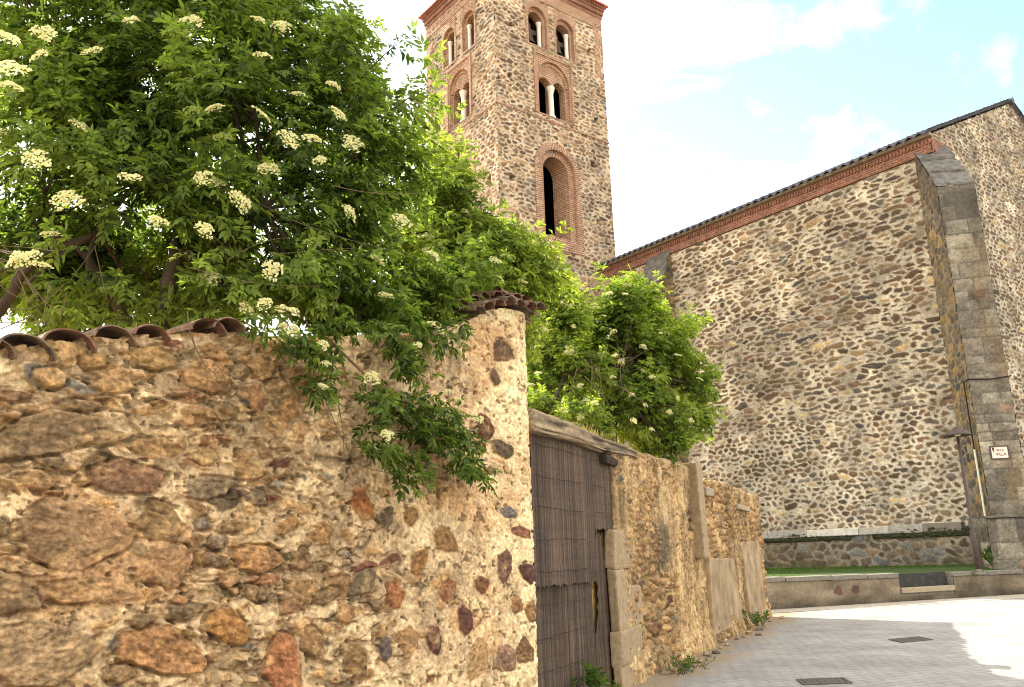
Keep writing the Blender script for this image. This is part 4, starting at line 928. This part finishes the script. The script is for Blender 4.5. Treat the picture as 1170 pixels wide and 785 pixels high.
for k in range(26):                                             # fallen stones along the foot of the wall, each one loose
    s = rr.choice((rr.uniform(.7, 4.5), rr.uniform(4.5, 11.6))); r0 = rr.uniform(.02, .065)
    bm = bmesh.new(); bmesh.ops.create_icosphere(bm, subdivisions=2, radius=1)
    for v in bm.verts:
        n_ = Vector(v.co); f_ = 1+.35*math.sin(n_.x*3+k)*math.cos(n_.y*2.5+k*2)+.15*math.sin(n_.z*5+k); v.co = Vector((n_.x*r0*rr.uniform(.96, 1.04)*1.25*f_, n_.y*r0*f_, n_.z*r0*.7*f_))
    o_ = gp(s, r0*.4, .16+r0+abs(rr.gauss(0, .12)))
    bmesh.ops.transform(bm, matrix=Matrix.Translation([float(q) for q in o_]) @ Matrix.Rotation(rr.uniform(0, 6), 4, 'Z'), verts=bm.verts)
    o = bm_object('fallen_stone', bm, [M['jamb'], M['grey_granite'], M['render']][k % 3])
    props(o, 'small loose stone lying in the dirt at the foot of the gate wall', 'stone', 'loose stones at the foot of the wall')

# ------------------------------------------------------------------ gate with its brushwood screen
gt = empty('gate', gp(-1.15, 0)); props(gt, 'gate covered with torn dark brushwood screening between the two walls', 'gate')
GO = -.06
def reed(name, s0, s1, zb, zt, off, seed, keep_fn=None, step=.011):
    us = np.arange(s0, s1, step); zs = np.arange(0, 1.0001, .012)
    UU, TT = np.meshgrid(us, zs); lo = np.vectorize(zb)(us) if callable(zb) else zb+0*us; hi = np.vectorize(zt)(us) if callable(zt) else zt+0*us
    lo = lo+.05*fbm(us*30, us*0, seed); ZZ = lo+(hi-lo)*TT
    rid = np.floor(UU/.022).astype(np.int64); rj = hsh(rid, rid*0, seed)
    H = .008*np.abs(np.sin(math.pi*UU/.022+.6*fbm(UU*2, ZZ*1.4, seed+5)))+.006*rj+.035*fbm(UU*1.2, ZZ*.5, seed+1, 2)+.012*fbm(UU*.9, ZZ*3, seed+2, 2)
    c = (lin((98, 80, 64))*(1-rj[..., None])+lin((56, 46, 38))*rj[..., None])*(1+.8*fbm(UU*60, ZZ*3, seed+3, 3)+.9*fbm(UU*1.5, ZZ*1.5, seed+4, 3))[..., None]
    wire = np.exp(-(((ZZ+.05*fbm(UU*2.2, ZZ*.3, seed+8))/.165-np.floor((ZZ+.05*fbm(UU*2.2, ZZ*.3, seed+8))/.165)-.5)*.165/.009)**2)
    H = H-.005*wire; c = c*(1-.12*wire)[..., None]
    P = G0+GDIR*UU[..., None]+GN*(H+off)[..., None]; P[..., 2] = ZZ
    keep = None
    if keep_fn is not None: keep = ~keep_fn(UU, ZZ)[:-1, :-1]
    return grid_object(name, P, np.clip(c, .01, .8), M['reed'], gt, keep), us, lo, hi
M['reed'] = stone_mat('dry brushwood', fine=30, amp=.35, bump=.3, dist=.006, mid=40)
zup = lambda s: 1.92 if s > -.74 else (1.30 if s < -.80 else 1.30+(s+.80)/.06*.62)
lent = lambda U, Z: ((np.abs(U+.64-.10*(Z-1.07)+.02*np.sin(Z*40))/(.11*np.clip(1-((Z-1.07)/.42)**2, 0, 1)+1e-6)) < 1) & (abs(Z-1.07) < .42)
_, us_, lo_, hi_ = reed('brushwood_screen', -2.60, .03, zup, 2.93, GO+.02, 61)
reed('brushwood_screen', -2.60, -.80, -.02, 1.50, GO-.03, 62)
reed('torn_screen', -.86, .0, -.02, 1.98, GO-.05, 63, keep_fn=lambda U, Z: lent(U, Z) | ((Z > 1.86+.1*fbm(U*20, Z*0, 5))))
b = MB()
for k in range(13):
    b.box(gp(-2.6+k*.203, -.02, GO-.135), GDIR*.198, GN*.03, (0, 0, 2.9))
b.build('door_board', M['yellow_wood'], gt)
b = MB()
for z in (.35, 1.4, 2.5): b.box(gp(-2.6, z, GO-.104), GDIR*2.6, GN*.02, (0, 0, .08))
b.build('door_rail', M['wood'], gt)
b = MB(); b.box(gp(.035, -.02, GO-.06), GDIR*.05, GN*.07, (0, 0, 2.1)); b.build('steel_post', M['rust'], gt)
b = MB(); rr = random.Random(3)
for z in np.arange(.14, 2.85, .33):                            # tie wires of the screening
    pts = [gp(s, z+.006*math.sin(s*3+z*7)-.014*rr.random(), GO+.035+.006*math.sin(s*9)) for s in np.arange(-2.58, .03 if z > 1.95 else -.76, .12)]
    if z < 1.0: pts = [p-GN*.05 for p in pts]
    b.tube(pts, .0022, 4)
b.build('tie_wire', M['wire'] if 'wire' in M else M['black'], gt)

# timber lintel over the gate
bl = empty('timber_lintel', gp(-1.1, 2.9)); props(bl, 'old weathered timber beam lying across the top of the gate', 'beam')
ss = np.linspace(-2.78, 1.05, 110); ring = 56; V = []; C_ = []
for s in ss:
    k = (s+2.78)/3.83; hgt = .25-.11*k; dep = .22-.06*k; zc = 3.0-.02*k+.012*math.sin(s*3)
    for j in range(ring):
        a = 2*math.pi*j/ring; cu, su = math.cos(a), math.sin(a); pw = .42
        y = math.copysign(abs(cu)**pw, cu)*dep/2; z = math.copysign(abs(su)**pw, su)*hgt/2
        V.append((s, y, z, zc, j))
A = np.array(V).reshape(len(ss), ring, 5); SS = A[..., 0]; J = A[..., 4]
J = J/2
gr = fbm(SS*1.2, J*1.3, 301, 4)+.5*fbm(SS*2.5, J*3.1, 302, 3); crack = sst(.10, .22, fbm(SS*.9+4, J*.9, 303, 3))
crk2 = sst(.10, .02, np.abs(fbm(SS*.5, J*.55, 304, 3))); amp = 1+.22*gr-.2*crack-.14*crk2
Y = A[..., 1]*amp-.03; Z = A[..., 2]*amp+A[..., 3]
P = G0+GDIR*SS[..., None]+GN*(Y+.02)[..., None]; P[..., 2] = Z
crk2 = sst(.10, .02, np.abs(fbm(SS*.5, J*.55, 304, 3)))
c = lin((158, 138, 108))*.8*(1+1.5*gr)[..., None]*(1-.45*crk2)[..., None]*(1-.6*crack)[..., None]
burn = sst(.25, .08, np.hypot((SS+.30)*1.2, (Z-2.88)*3)+.25*fbm(SS*6, J, 305)); c = c*(1-.75*burn)[..., None]
P = np.concatenate([P, P[:, :1]], 1); c = np.concatenate([c, c[:, :1]], 1)
cap0 = P[:1].mean(1, keepdims=True)*np.ones((1, ring+1, 1)); cap1 = P[-1:].mean(1, keepdims=True)*np.ones((1, ring+1, 1))
P = np.concatenate([cap0, P, cap1], 0); c = np.concatenate([c[:1], c, c[-1:]], 0)
M['beam'] = stone_mat('weathered beam wood', fine=40, amp=.5, bump=.6, dist=.01, mid=18)
grid_object('beam', P, np.clip(c, .01, .8), M['beam'], bl)
M['char'] = noise_mat('charred wood', (34, 28, 22), (62, 50, 40), scale=14, bump=.8, dist=.02)
for k, (x0, x1, y0, y1) in enumerate(((-.42, .12, 2.74, 2.84),)):
    bm_object('broken_stub', slab_box(gp(x0, y0, -.10), GDIR*(x1-x0), GN*.16, UPZ*(y1-y0), .03, .03, 21), M['char'], bl)
rr = np.random.default_rng(6)
pts = np.array([gp(s, 3.10-.03*((s+2.78)/3.8)+.0, o_) for s, o_ in zip(rr.normal(-.3, .55, 420).clip(-1.6, .9), rr.uniform(-.34, -.08, 420))])
o = blades('dry_grass', pts, .15, .008, M['weed'], (132, 112, 74), (96, 92, 54), 9); props(o, 'dry tawny grass growing along the top of the timber lintel', 'grass', kind='stuff')

# ------------------------------------------------------------------ elder shrubs
def unit(a): return a/(np.linalg.norm(a, axis=-1, keepdims=True)+1e-9)
def leaf_geometry(B, A, L, N, rng, c_dark, c_light, light):
    """pinnate leaves: B base points, A rachis direction, L length, N leaf-plane normal -> vertices, quads, colours"""
    n = len(B); S = unit(np.cross(N, A)); N = unit(np.cross(A, S))
    slots = [(.30, 1), (.30, -1), (.62, 1), (.62, -1), (.94, 1), (.94, -1), (1.0, 0)]
    Vs, Cs = [], []
    for t, sd in slots:
        jit = rng.normal(0, .18, (n, 3))
        base = B+A*(L*t*.62)[:, None]-np.array([0, 0, 1])*(L*.10*t*t)[:, None]
        d = unit(A*(.62 if sd else 1)+S*(sd*.85)+np.array([0, 0, -.28])+jit)
        ln = L*(.44+.08*t)*rng.uniform(.8, 1.15, n); wd = ln*rng.uniform(.34, .42, n)
        nn = unit(N+rng.normal(0, .25, (n, 3))); s2 = unit(np.cross(nn, d)); nn = np.cross(d, s2)
        f = wd*.22
        b0 = base; tip = base+d*ln[:, None]-nn*(ln*.10)[:, None]
        l1 = base+d*(ln*.30)[:, None]+s2*(wd*.48)[:, None]+nn*f[:, None]; l2 = base+d*(ln*.66)[:, None]+s2*(wd*.38)[:, None]+nn*(f*.7)[:, None]
        r1 = base+d*(ln*.30)[:, None]-s2*(wd*.48)[:, None]+nn*f[:, None]; r2 = base+d*(ln*.66)[:, None]-s2*(wd*.38)[:, None]+nn*(f*.7)[:, None]
        Vs.append(np.stack([b0, l1, l2, tip, r2, r1], 1))
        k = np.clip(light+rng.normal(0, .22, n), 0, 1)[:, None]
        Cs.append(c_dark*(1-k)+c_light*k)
    V = np.concatenate(Vs).reshape(-1, 3); nl = n*len(slots); b = np.arange(nl)*6
    F = np.concatenate([np.stack([b, b+1, b+2, b+3], -1), np.stack([b, b+3, b+4, b+5], -1)])
    C_ = np.repeat(np.concatenate(Cs), 6, 0)
    return V, F, C_
def quads_mesh(name, V, F, C_, mat, parent):
    me = bpy.data.meshes.new(name); n = len(F); k = F.shape[1]
    me.vertices.add(len(V)); me.vertices.foreach_set('co', V.astype('f').ravel())
    me.loops.add(n*k); me.loops.foreach_set('vertex_index', F.astype('i').ravel())
    me.polygons.add(n); me.polygons.foreach_set('loop_start', np.arange(0, n*k, k, dtype='i')); me.polygons.foreach_set('loop_total', np.full(n, k, 'i'))
    me.update(calc_edges=True)
    at_ = me.color_attributes.new('Col', 'FLOAT_COLOR', 'POINT')
    at_.data.foreach_set('color', np.concatenate([np.clip(C_, 0, 1), np.ones((len(C_), 1))], 1).astype('f').ravel())
    return link(name, me, mat, parent)
def shoots_to_leaves(P, D, rng, L0, pairs, c_dark, c_light, light):
    Bs, As, Ls, Ns, Lt = [], [], [], [], []
    n = len(P); sl = L0*rng.uniform(1.1, 1.9, n)
    up = np.array([0, 0, 1.0])
    e1 = unit(np.cross(D, up+rng.normal(0, .2, (n, 3)))); e2 = np.cross(D, e1)
    for k in range(pairs):
        t = k/(pairs-.5)
        for sd in (-1, 1):
            ax = e1 if k % 2 == 0 else e2
            a = unit(D*(.35+.55*t)+ax*sd*(1.0-.35*t)+np.array([0, 0, -.22])+rng.normal(0, .14, (n, 3)))
            Bs.append(P+D*(sl*(t-.5))[:, None]); As.append(a); Ls.append(L0*rng.uniform(.55, 1.2, n)*(1-.25*t))
            Ns.append(unit(up*1.0+D*.5+rng.normal(0, .3, (n, 3)))); Lt.append(light+.16*t)
    return leaf_geometry(np.concatenate(Bs), np.concatenate(As), np.concatenate(Ls), np.concatenate(Ns), rng, c_dark, c_light, np.concatenate(Lt))
def umbel_mesh(name, R_, seed, n=150, rgb=(246, 238, 186)):
    """flat-topped elder flower head: five rays of tiny cream florets on thin stalks; +Z is its face"""
    r = np.random.default_rng(seed); b = MB(); cols = []
    nc = r.integers(6, 9); ctr = [(R_*.62*math.cos(6.283*k/(nc-1)+r.uniform(-.3, .3))*r.uniform(.75, 1.2), R_*.62*math.sin(6.283*k/(nc-1)+r.uniform(-.3, .3))*r.uniform(.75, 1.2)) for k in range(nc-1)]+[(0, 0)]
    V, F, C_ = [], [], []
    for i in range(n):
        cx, cy = ctr[i % nc]; a = r.uniform(0, 6.283); q = R_*.40*math.sqrt(r.uniform(0, 1))
        x, y = cx+q*math.cos(a), cy+q*math.sin(a); z = -.30*(x*x+y*y)/R_+.012*math.sin(cx*90+cy*50)-.12*q*q/R_*4+r.normal(0, .003)
        s = r.uniform(.006, .0095)*R_/.08; t1 = unit(np.array([1, r.normal(0, .25), r.normal(0, .45)])); t2 = unit(np.cross(np.array([r.normal(0, .4), r.normal(0, .4), 1.0]), t1))
        k0 = len(V); c = np.array([x, y, z])
        for k in range(6): V.append(c+s*(t1*math.cos(k*1.047)+t2*math.sin(k*1.047)))
        F.append([k0+k for k in range(6)]); cc = lin(rgb)*(1-.25*r.random())*np.array([1, 1, r.uniform(.72, 1)])
        C_ += [cc]*6
    for cx, cy in ctr:                                           # stalks
        p0 = np.array([0, 0, -R_*.9]); p1 = np.array([cx, cy, -.02]); s = np.array([.0022, 0, 0]); k0 = len(V)
        V += [p0-s, p0+s, p1+s, p1-s]; F.append([k0, k0+1, k0+2, k0+3]); C_ += [lin((120, 140, 70))]*4
    me = bpy.data.meshes.new(name); me.from_pydata([tuple(map(float, v)) for v in V], [], F); me.materials.append(M['flower'])
    at_ = me.color_attributes.new('Col', 'FLOAT_COLOR', 'POINT'); at_.data.foreach_set('color', np.concatenate([np.array(C_), np.ones((len(C_), 1))], 1).astype('f').ravel())
    return me
UMB = [umbel_mesh('flower_head', .10, s, rgb=(243, 237, 190)) for s in range(5)]+[umbel_mesh('flower_head', .085, 9+s, 130, (176, 186, 104)) for s in range(2)]
def put_flower(parent, pos, nrm, scale, k, rng, fixed=0):
    o = bpy.data.objects.new('flower_head', UMB[k % 5 if k < fixed else k % len(UMB)]); COL.objects.link(o)
    q = Vector([float(t) for t in nrm]).to_track_quat('Z', 'Y').to_matrix().to_4x4()
    o.parent = parent; o.matrix_parent_inverse = Matrix.Translation(-parent.location)
    o.matrix_basis = Matrix.Translation([float(t) for t in pos]) @ q @ Matrix.Rotation(float(rng.uniform(0, 6.28)), 4, 'Z') @ Matrix.Diagonal((scale, scale, scale*float(rng.uniform(.7, 1.3)), 1))
def curve3(p0, p1, p2, n=12):
    t = np.linspace(0, 1, n)[:, None]; return (1-t)**2*np.asarray(p0)+2*t*(1-t)*np.asarray(p1)+t*t*np.asarray(p2)
def elder(label, base, trunks, lobes, n_shoots, leafL, flowers, nfl_random, seed, c_dark, c_light, gaps=(), twigs=(), pairs=4, flscale=.95, extra=None, cull=None):
    rng = np.random.default_rng(seed); rt = empty('elder_shrub', base); props(rt, label, 'shrub', 'flowering elder shrubs')
    vol = np.array([l[3]**2 for l in lobes]); vol = vol/vol.sum(); P, D = [], []; CL = []; cl = 0.0
    ctr = np.array([at(l[0], l[1], l[2]) for l in lobes]); rad = np.array([l[3] for l in lobes])
    ccen = (ctr*vol[:, None]).sum(0)
    while len(P) < n_shoots:
        if len(P) % 7 == 0 or not P or fresh:                     # a new clump of shoots
            i = rng.choice(len(lobes), p=vol); d = unit(rng.normal(0, 1, 3)); rr_ = rad[i]*(rng.uniform(.15, 1.18)**.6)
            cc_ = ctr[i]+d*rr_*np.array([1, 1, .85]); fresh = False; cl = rng.normal(0, .17)
        p = cc_+rng.normal(0, .15, 3)*leafL/.2
        if p[2] < .6 or any(((p-at(*g[:3]))**2).sum() < g[3]**2 for g in gaps) or (cull is not None and cull(p)):
            fresh = True; continue
        out = unit(p-ctr[i]*.6-ccen*.4); CL.append(cl); P.append(p); D.append(unit(out*.9+np.array([0, 0, .35])+rng.normal(0, .35, 3)))
    P = np.array(P); D = np.array(D); clump = np.array(CL)
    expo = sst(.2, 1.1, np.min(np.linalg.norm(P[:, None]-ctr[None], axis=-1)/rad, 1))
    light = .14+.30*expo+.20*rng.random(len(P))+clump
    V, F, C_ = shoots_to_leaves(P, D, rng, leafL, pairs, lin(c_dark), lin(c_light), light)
    parts = [(V, F, C_)]
    if extra is not None:
        eP, eD = extra; V2, F2, C2 = shoots_to_leaves(eP, eD, rng, leafL*.85, 3, lin(c_dark), lin(c_light), .25+0*eP[:, 0]); parts.append((V2, F2+len(V), C2))
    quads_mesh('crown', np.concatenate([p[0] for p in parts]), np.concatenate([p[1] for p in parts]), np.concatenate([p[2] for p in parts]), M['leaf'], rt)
    # trunk and limbs: tapered, branching towards each lobe and then to single shoots
    b = MB(); heads = []
    for pts, r0, r1 in trunks:
        pts = np.array(pts); t = np.linspace(0, 1, len(pts)); tt = np.linspace(0, 1, 18); c = np.stack([np.interp(tt, t, pts[:, k]) for k in range(3)], -1)
        c[1:-1] += rng.normal(0, .012, (16, 3)); b.tube(c, np.linspace(r0, r1, 18), 10); heads.append((c[-1], r1, c))
    limb_end = []
    for i in range(len(lobes)):
        h = min(heads, key=lambda q: np.linalg.norm(q[0]-ctr[i])); mid = (h[0]+ctr[i])/2+np.array([0, 0, .15*rad[i]])+rng.normal(0, .12, 3)
        c = curve3(h[0], mid, ctr[i]); b.tube(c, np.linspace(h[1]*.62, .016, len(c)), 8); limb_end.append(c)
    b.build('trunk', M['bark'], rt, smooth=True)
    b = MB()
    for k in rng.choice(len(P), min(len(P), 260), replace=False):
        i = int(np.argmin(np.linalg.norm(ctr-P[k], axis=1))); src = limb_end[i][rng.integers(5, 12)]
        c = curve3(src, (src+P[k])/2+rng.normal(0, .10, 3)+np.array([0, 0, .06]), P[k]-D[k]*.05, 7); b.tube(c, np.linspace(.011, .004, 7), 5, cap=False)
    b.build('branches', M['bark'], rt, smooth=True)
    if len(twigs):
        b = MB()
        for c, r_ in twigs: b.tube(c, np.linspace(r_, r_*.45, len(c)), 5, cap=False)
        b.build('bare_twigs', M['twig'], rt)
    nf = 0
    for x, y, dep, sc in flowers:
        p = at(x, y, dep); v = unit(EYE-p); o_ = unit(p-ccen); put_flower(rt, p, unit(v*.42+np.array([0, 0, .95])+o_*.45+rng.normal(0, .22, 3)), sc*rng.uniform(.75, 1.2), nf, rng, 999); nf += 1
    outer = np.where(expo > .75)[0]; tries = 0
    while nf < 98 and nfl_random > 0 and tries < 3000:
        tries += 1
        k = rng.choice(outer); v = EYE-P[k]
        if D[k].dot(unit(v)) < -.15: continue
        put_flower(rt, P[k]+D[k]*leafL*.9, unit(D[k]*.6+np.array([0, 0, .9])+unit(v)*.3), flscale*rng.uniform(.7, 1.1), nf, rng); nf += 1; nfl_random -= 1
    return rt
FD_ = lambda x: 1/np.interp(x, [0, 611], [1/5.0, 1/8.6])         # depth of the garden wall at a photo column
rng0 = np.random.default_rng(77)
lob1 = [(60, 110, 6.9, 1.0), (170, 60, 7.1, 1.15), (290, 120, 7.2, 1.1), (180, 185, 6.9, .95), (395, 190, 7.6, .95), (300, 255, 7.1, .75), (420, 285, 7.9, .72), (50, 215, 6.7, .72), (385, 95, 7.8, .75), (230, -50, 7.4, 1.2), (60, -30, 7.2, 1.1), (345, 20, 7.7, .62), (470, 330, 8.2, .55), (340, 335, 7.2, .42), (440, 190, 8.2, .55), (415, 375, 7.4, .26), (505, 335, 8.4, .40), (40, 310, 8.0, .8), (160, 320, 8.3, .8), (270, 330, 8.2, .7), (100, 250, 7.6, .8), (230, 270, 7.6, .7), (50, 345, 7.4, .40), (150, 345, 7.6, .40), (105, 338, 6.7, .30), (262, 340, 6.8, .34), (30, 325, 6.4, .38), (330, 352, 6.9, .40), (390, 350, 7.2, .42), (450, 352, 7.7, .40)]
fl1 = [(330, 155), (357, 155), (365, 181), (300, 60), (245, 121), (278, 228), (235, 260), (150, 200), (182, 250), (402, 160), (402, 241), (312, 307), (301, 344), (330, 375), (331, 352), (46, 300), (14, 295), (28, 292), (12, 95), (44, 60), (15, 75), (50, 35), (321, 27), (296, 20), (150, 20), (105, 55), (388, 127), (441, 336), (500, 371), (497, 290), (40, 178), (75, 225), (8, 40), (300, 128), (220, 20), (230, 200), (460, 250), (382, 95)]
fl1 = [(x, y, FD_(max(0, min(x, 600)))-(.30 if x > 280 else .02 if y < 250 else .25), 1.0 if x > 420 else .9) for x, y in fl1]
# the spray that hangs down over the wall face
def fwp(x, y, o):
    d = ray(x, y); t = FN.dot(FC+FN*o-EYE)/FN.dot(d); return EYE+d*t
hang = [(x, y, o) for x, y, o in ((375, 388, .10), (400, 412, .16), (430, 440, .22), (465, 480, .27), (495, 500, .28), (525, 505, .28))]
hl = [(372, 395), (368, 405), (375, 428), (366, 446), (425, 445), (436, 455), (448, 470), (462, 470), (472, 462), (487, 468), (500, 462), (515, 468), (478, 488), (495, 490), (510, 488), (522, 492), (505, 508), (522, 512), (540, 500), (442, 512), (430, 508), (455, 522), (480, 533), (470, 537), (525, 530), (538, 528), (545, 535), (458, 395), (462, 412), (470, 428), (455, 404), (505, 385), (520, 378), (480, 380), (345, 388), (330, 395), (300, 372), (385, 372), (420, 372), (450, 376)]
eP = np.array([fwp(x, y, rng0.uniform(.14, .34)) for x, y in hl for _ in (0, 1, 2)])+rng0.normal(0, .035, (len(hl)*3, 3)); eD = unit(np.tile(FN*.5-UPZ*.35-FD*.35, (len(eP), 1))+rng0.normal(0, .4, (len(eP), 3)))
fl1 += [(370, 393, FD_(370)-.55, .5), (372, 414, FD_(372)-.55, .5), (370, 440, FD_(370)-.55, .46), (425, 430, FD_(425)-.66, .62), (443, 496, FD_(443)-.7, .66), (548, 478, FD_(548)-.72, .58), (512, 446, FD_(512)-.72, .52), (525, 455, FD_(525)-.72, .52), (478, 393, FD_(478)-.6, .5)]
tw = [(np.array([fwp(*h) for h in hang]), .014)]
for pts in ([(365, 440, .12), (385, 490, .15), (400, 520, .12), (420, 528, .12)], [(395, 505, .12), (400, 530, .1), (440, 540, .1), (465, 545, .1)], [(385, 455, .12), (395, 500, .12), (390, 520, .1), (402, 538, .08)], [(220, 385, .06), (228, 415, .06), (252, 430, .05), (250, 455, .05)], [(225, 395, .05), (245, 410, .05), (262, 440, .04), (258, 470, .04)], [(214, 355, .1), (216, 390, .07), (240, 420, .05), (236, 460, .05)]):
    c = np.array([fwp(*p) for p in pts]); tw.append((np.concatenate([curve3(c[0], c[1], (c[1]+c[2])/2, 6), curve3((c[1]+c[2])/2, c[2], c[3], 6)[1:]]), .0045))
for k in range(42):                                              # bare twigs by the left end of the wall top and inside the crown
    if k < 26: x, y = rng0.uniform(-40, 80), rng0.uniform(285, 372); dx, dy = rng0.normal(0, 70), rng0.normal(0, 45)
    else: x, y = rng0.uniform(60, 420), rng0.uniform(180, 340); dx, dy = rng0.normal(60, 60), rng0.normal(20, 40)
    dp = rng0.uniform(5.3, 6.3)+max(0, x)/300; tw.append((curve3(at(x, y, dp), at(x+dx/2, y+dy/2+rng0.normal(0, 18), dp+.1), at(x+dx, y+dy, dp+rng0.normal(0, .2)), 9), rng0.uniform(.0025, .005)))
behind = lambda p: (p-FC).dot(FN) < -.15 or p[2] > 3.5 or True
def cull1(p):
    s = (p-FC).dot(FD); z = np.interp(s, TOPX, TOPZ); d = (p-FC).dot(FN)
    return (p[2] < z+.04 and d > -.75) or (p[2] < z+.6 and s > 3.4 and rng0.random() < .25) or d > .55
b1 = at(195, 375, 7.0); b1[2] = 0
tr1 = [([b1, b1+np.array([.02, 0, 2.6]), at(188, 345, 7.0), at(200, 285, 7.0)], .085, .055), ([b1+np.array([-.1, .2, 0]), at(150, 380, 7.2), at(95, 290, 7.1), at(40, 250, 7.0)], .055, .03), ([b1+np.array([.1, 0, 0]), at(225, 380, 7.0), at(240, 300, 7.0), at(300, 240, 7.1)], .05, .03), ([at(-30, 420, 6.6)*np.array([1, 1, 0]), at(-20, 380, 6.6), at(40, 300, 6.7), at(110, 265, 6.9)], .06, .03)]
elder('tall elder shrub with large cream flower heads spilling over the tile-capped garden wall', b1, tr1, lob1, 2550, .195, fl1, 48, 11, (42, 63, 26), (124, 144, 62), gaps=[(70, 300, 6.6, .22), (25, 345, 6.3, .2), (150, 335, 7.0, .2)], twigs=tw, flscale=.95, extra=(eP, eD), cull=cull1)
lob2 = [(528, 278, 10.0, .75), (572, 312, 10.3, .5), (500, 240, 9.8, .75), (520, 310, 9.6, .6), (598, 312, 10.6, .38), (560, 340, 10.2, .6)]
b2 = at(545, 330, 10.2); b2[2] = 0
fl2 = [(513, 335, 9.0, .5), (525, 205, 9.3, .5), (505, 268, 9.2, .5), (532, 240, 9.3, .5), (552, 345, 9.4, .5)]
elder('bright green elder shrub rising behind the end of the garden wall below the bell tower', b2, [([b2, at(545, 400, 10.2), at(545, 300, 10.2)], .09, .05)], lob2, 760, .20, fl2, 26, 12, (48, 72, 28), (138, 154, 66), flscale=.85, cull=lambda p: (p-FC).dot(FN) > -.6 and p[2] < 4.25)
lob3 = [(690, 365, 14.2, .72), (640, 410, 13.6, .72), (742, 395, 14.6, .62), (770, 440, 14.8, .50), (715, 450, 14.4, .70), (636, 345, 13.2, .50), (722, 338, 14.4, .34), (806, 448, 15.0, .26), (748, 478, 14.4, .46), (665, 480, 13.8, .5), (772, 378, 15, .30), (630, 470, 12.6, .45), (690, 410, 15.0, .9), (785, 410, 14.9, .36), (765, 505, 14.2, .22), (822, 442, 15.1, .12), (745, 355, 14.8, .26), (800, 480, 14.9, .22)]
b3 = at(680, 480, 13.9); b3[2] = 0
fl3 = [(x, y, np.interp(x, [600, 830], [12.2, 14.3]), .62) for x, y in ((655, 372), (702, 405), (710, 412), (745, 430), (722, 450), (738, 462), (765, 470), (775, 455), (790, 480), (700, 378), (690, 360), (735, 395), (775, 405), (800, 432), (640, 345), (662, 440), (725, 480), (745, 490), (700, 430), (610, 395), (615, 425), (680, 350), (715, 335), (755, 380))]
tw3 = []
for pts in ([(676, 418), (678, 440), (672, 455)], [(684, 418), (688, 450), (692, 468)], [(660, 420), (652, 440), (650, 470)], [(690, 430), (720, 450), (745, 466)], [(668, 430), (690, 450), (700, 470)]):
    c = [at(x, y, 12.6) for x, y in pts]; tw3.append((curve3(*c, 8), .008))
for k in range(14):
    x, y = rng0.uniform(630, 720), rng0.uniform(400, 470); tw3.append((curve3(at(x, y, 12.8), at(x+rng0.normal(0, 20), y+rng0.normal(0, 20), 12.9), at(x+rng0.normal(0, 40), y+rng0.normal(0, 30), 13.0), 8), .006))
def cull3(p):
    d = (p-G0).dot(GN); return (p[2] < 3.12 and d > -.55) or d > .7 or p[2] < 2.0
elder('elder shrub with many small cream flower heads behind the timber lintel of the gate', b3, [([b3, at(660, 500, 13.6), at(655, 440, 13.5), at(650, 420, 13.4)], .09, .05), ([b3+np.array([.2, 0, 0]), at(700, 500, 14), at(705, 430, 14)], .08, .05)], lob3, 1500, .19, fl3, 58, 13, (46, 70, 26), (132, 150, 62), gaps=[(672, 432, 12.9, .3)], twigs=tw3, flscale=.8, cull=cull3)

# ------------------------------------------------------------------ weeds
def weed(label, p, n, h, spread, seed, grp='weeds along the foot of the walls'):
    rng = np.random.default_rng(seed); rt = empty('weed', p); props(rt, label, 'weed', grp)
    P = np.array(p)+np.stack([rng.normal(0, spread, n), rng.normal(0, spread, n), rng.uniform(.02, h, n)], -1)
    D = unit(np.stack([rng.normal(0, .5, n), rng.normal(0, .5, n), np.ones(n)], -1))
    V, F, C_ = leaf_geometry(P, D, h*.55*rng.uniform(.6, 1.1, n), unit(rng.normal(0, 1, (n, 3))), rng, lin((50, 76, 30)), lin((104, 124, 56)), .3+0*P[:, 0])
    quads_mesh('leaves', V, F, C_, M['leaf'], rt)
    b = MB()
    for k in range(0, n, 3): b.tube([np.array([p[0]+(P[k, 0]-p[0])*.3, p[1]+(P[k, 1]-p[1])*.3, p[2]-.01]), P[k]], [.005, .003], 4, cap=False)
    b.build('stems', M['bark'], rt)
s_, z_ = gpl(676, 775, .1)
weed('tall green weed growing at the foot of the brushwood gate', gp(s_, -.02, .12), 46, .34, .13, 1)
weed('low green weed in the dirt beside the granite jamb blocks', gp(1.35, 0, .42), 40, .16, .14, 2)
weed('small green tuft a step farther along the wall foot', gp(2.05, 0, .40), 26, .12, .10, 3)
weed('green weed between the cement panels of the gate wall', gp(8.3, 0, .30), 26, .3, .12, 4)
weed('dark bushy weed at the foot of the church buttress by the pipe', fq(.85)+bn*.15, 60, .5, .14, 5)
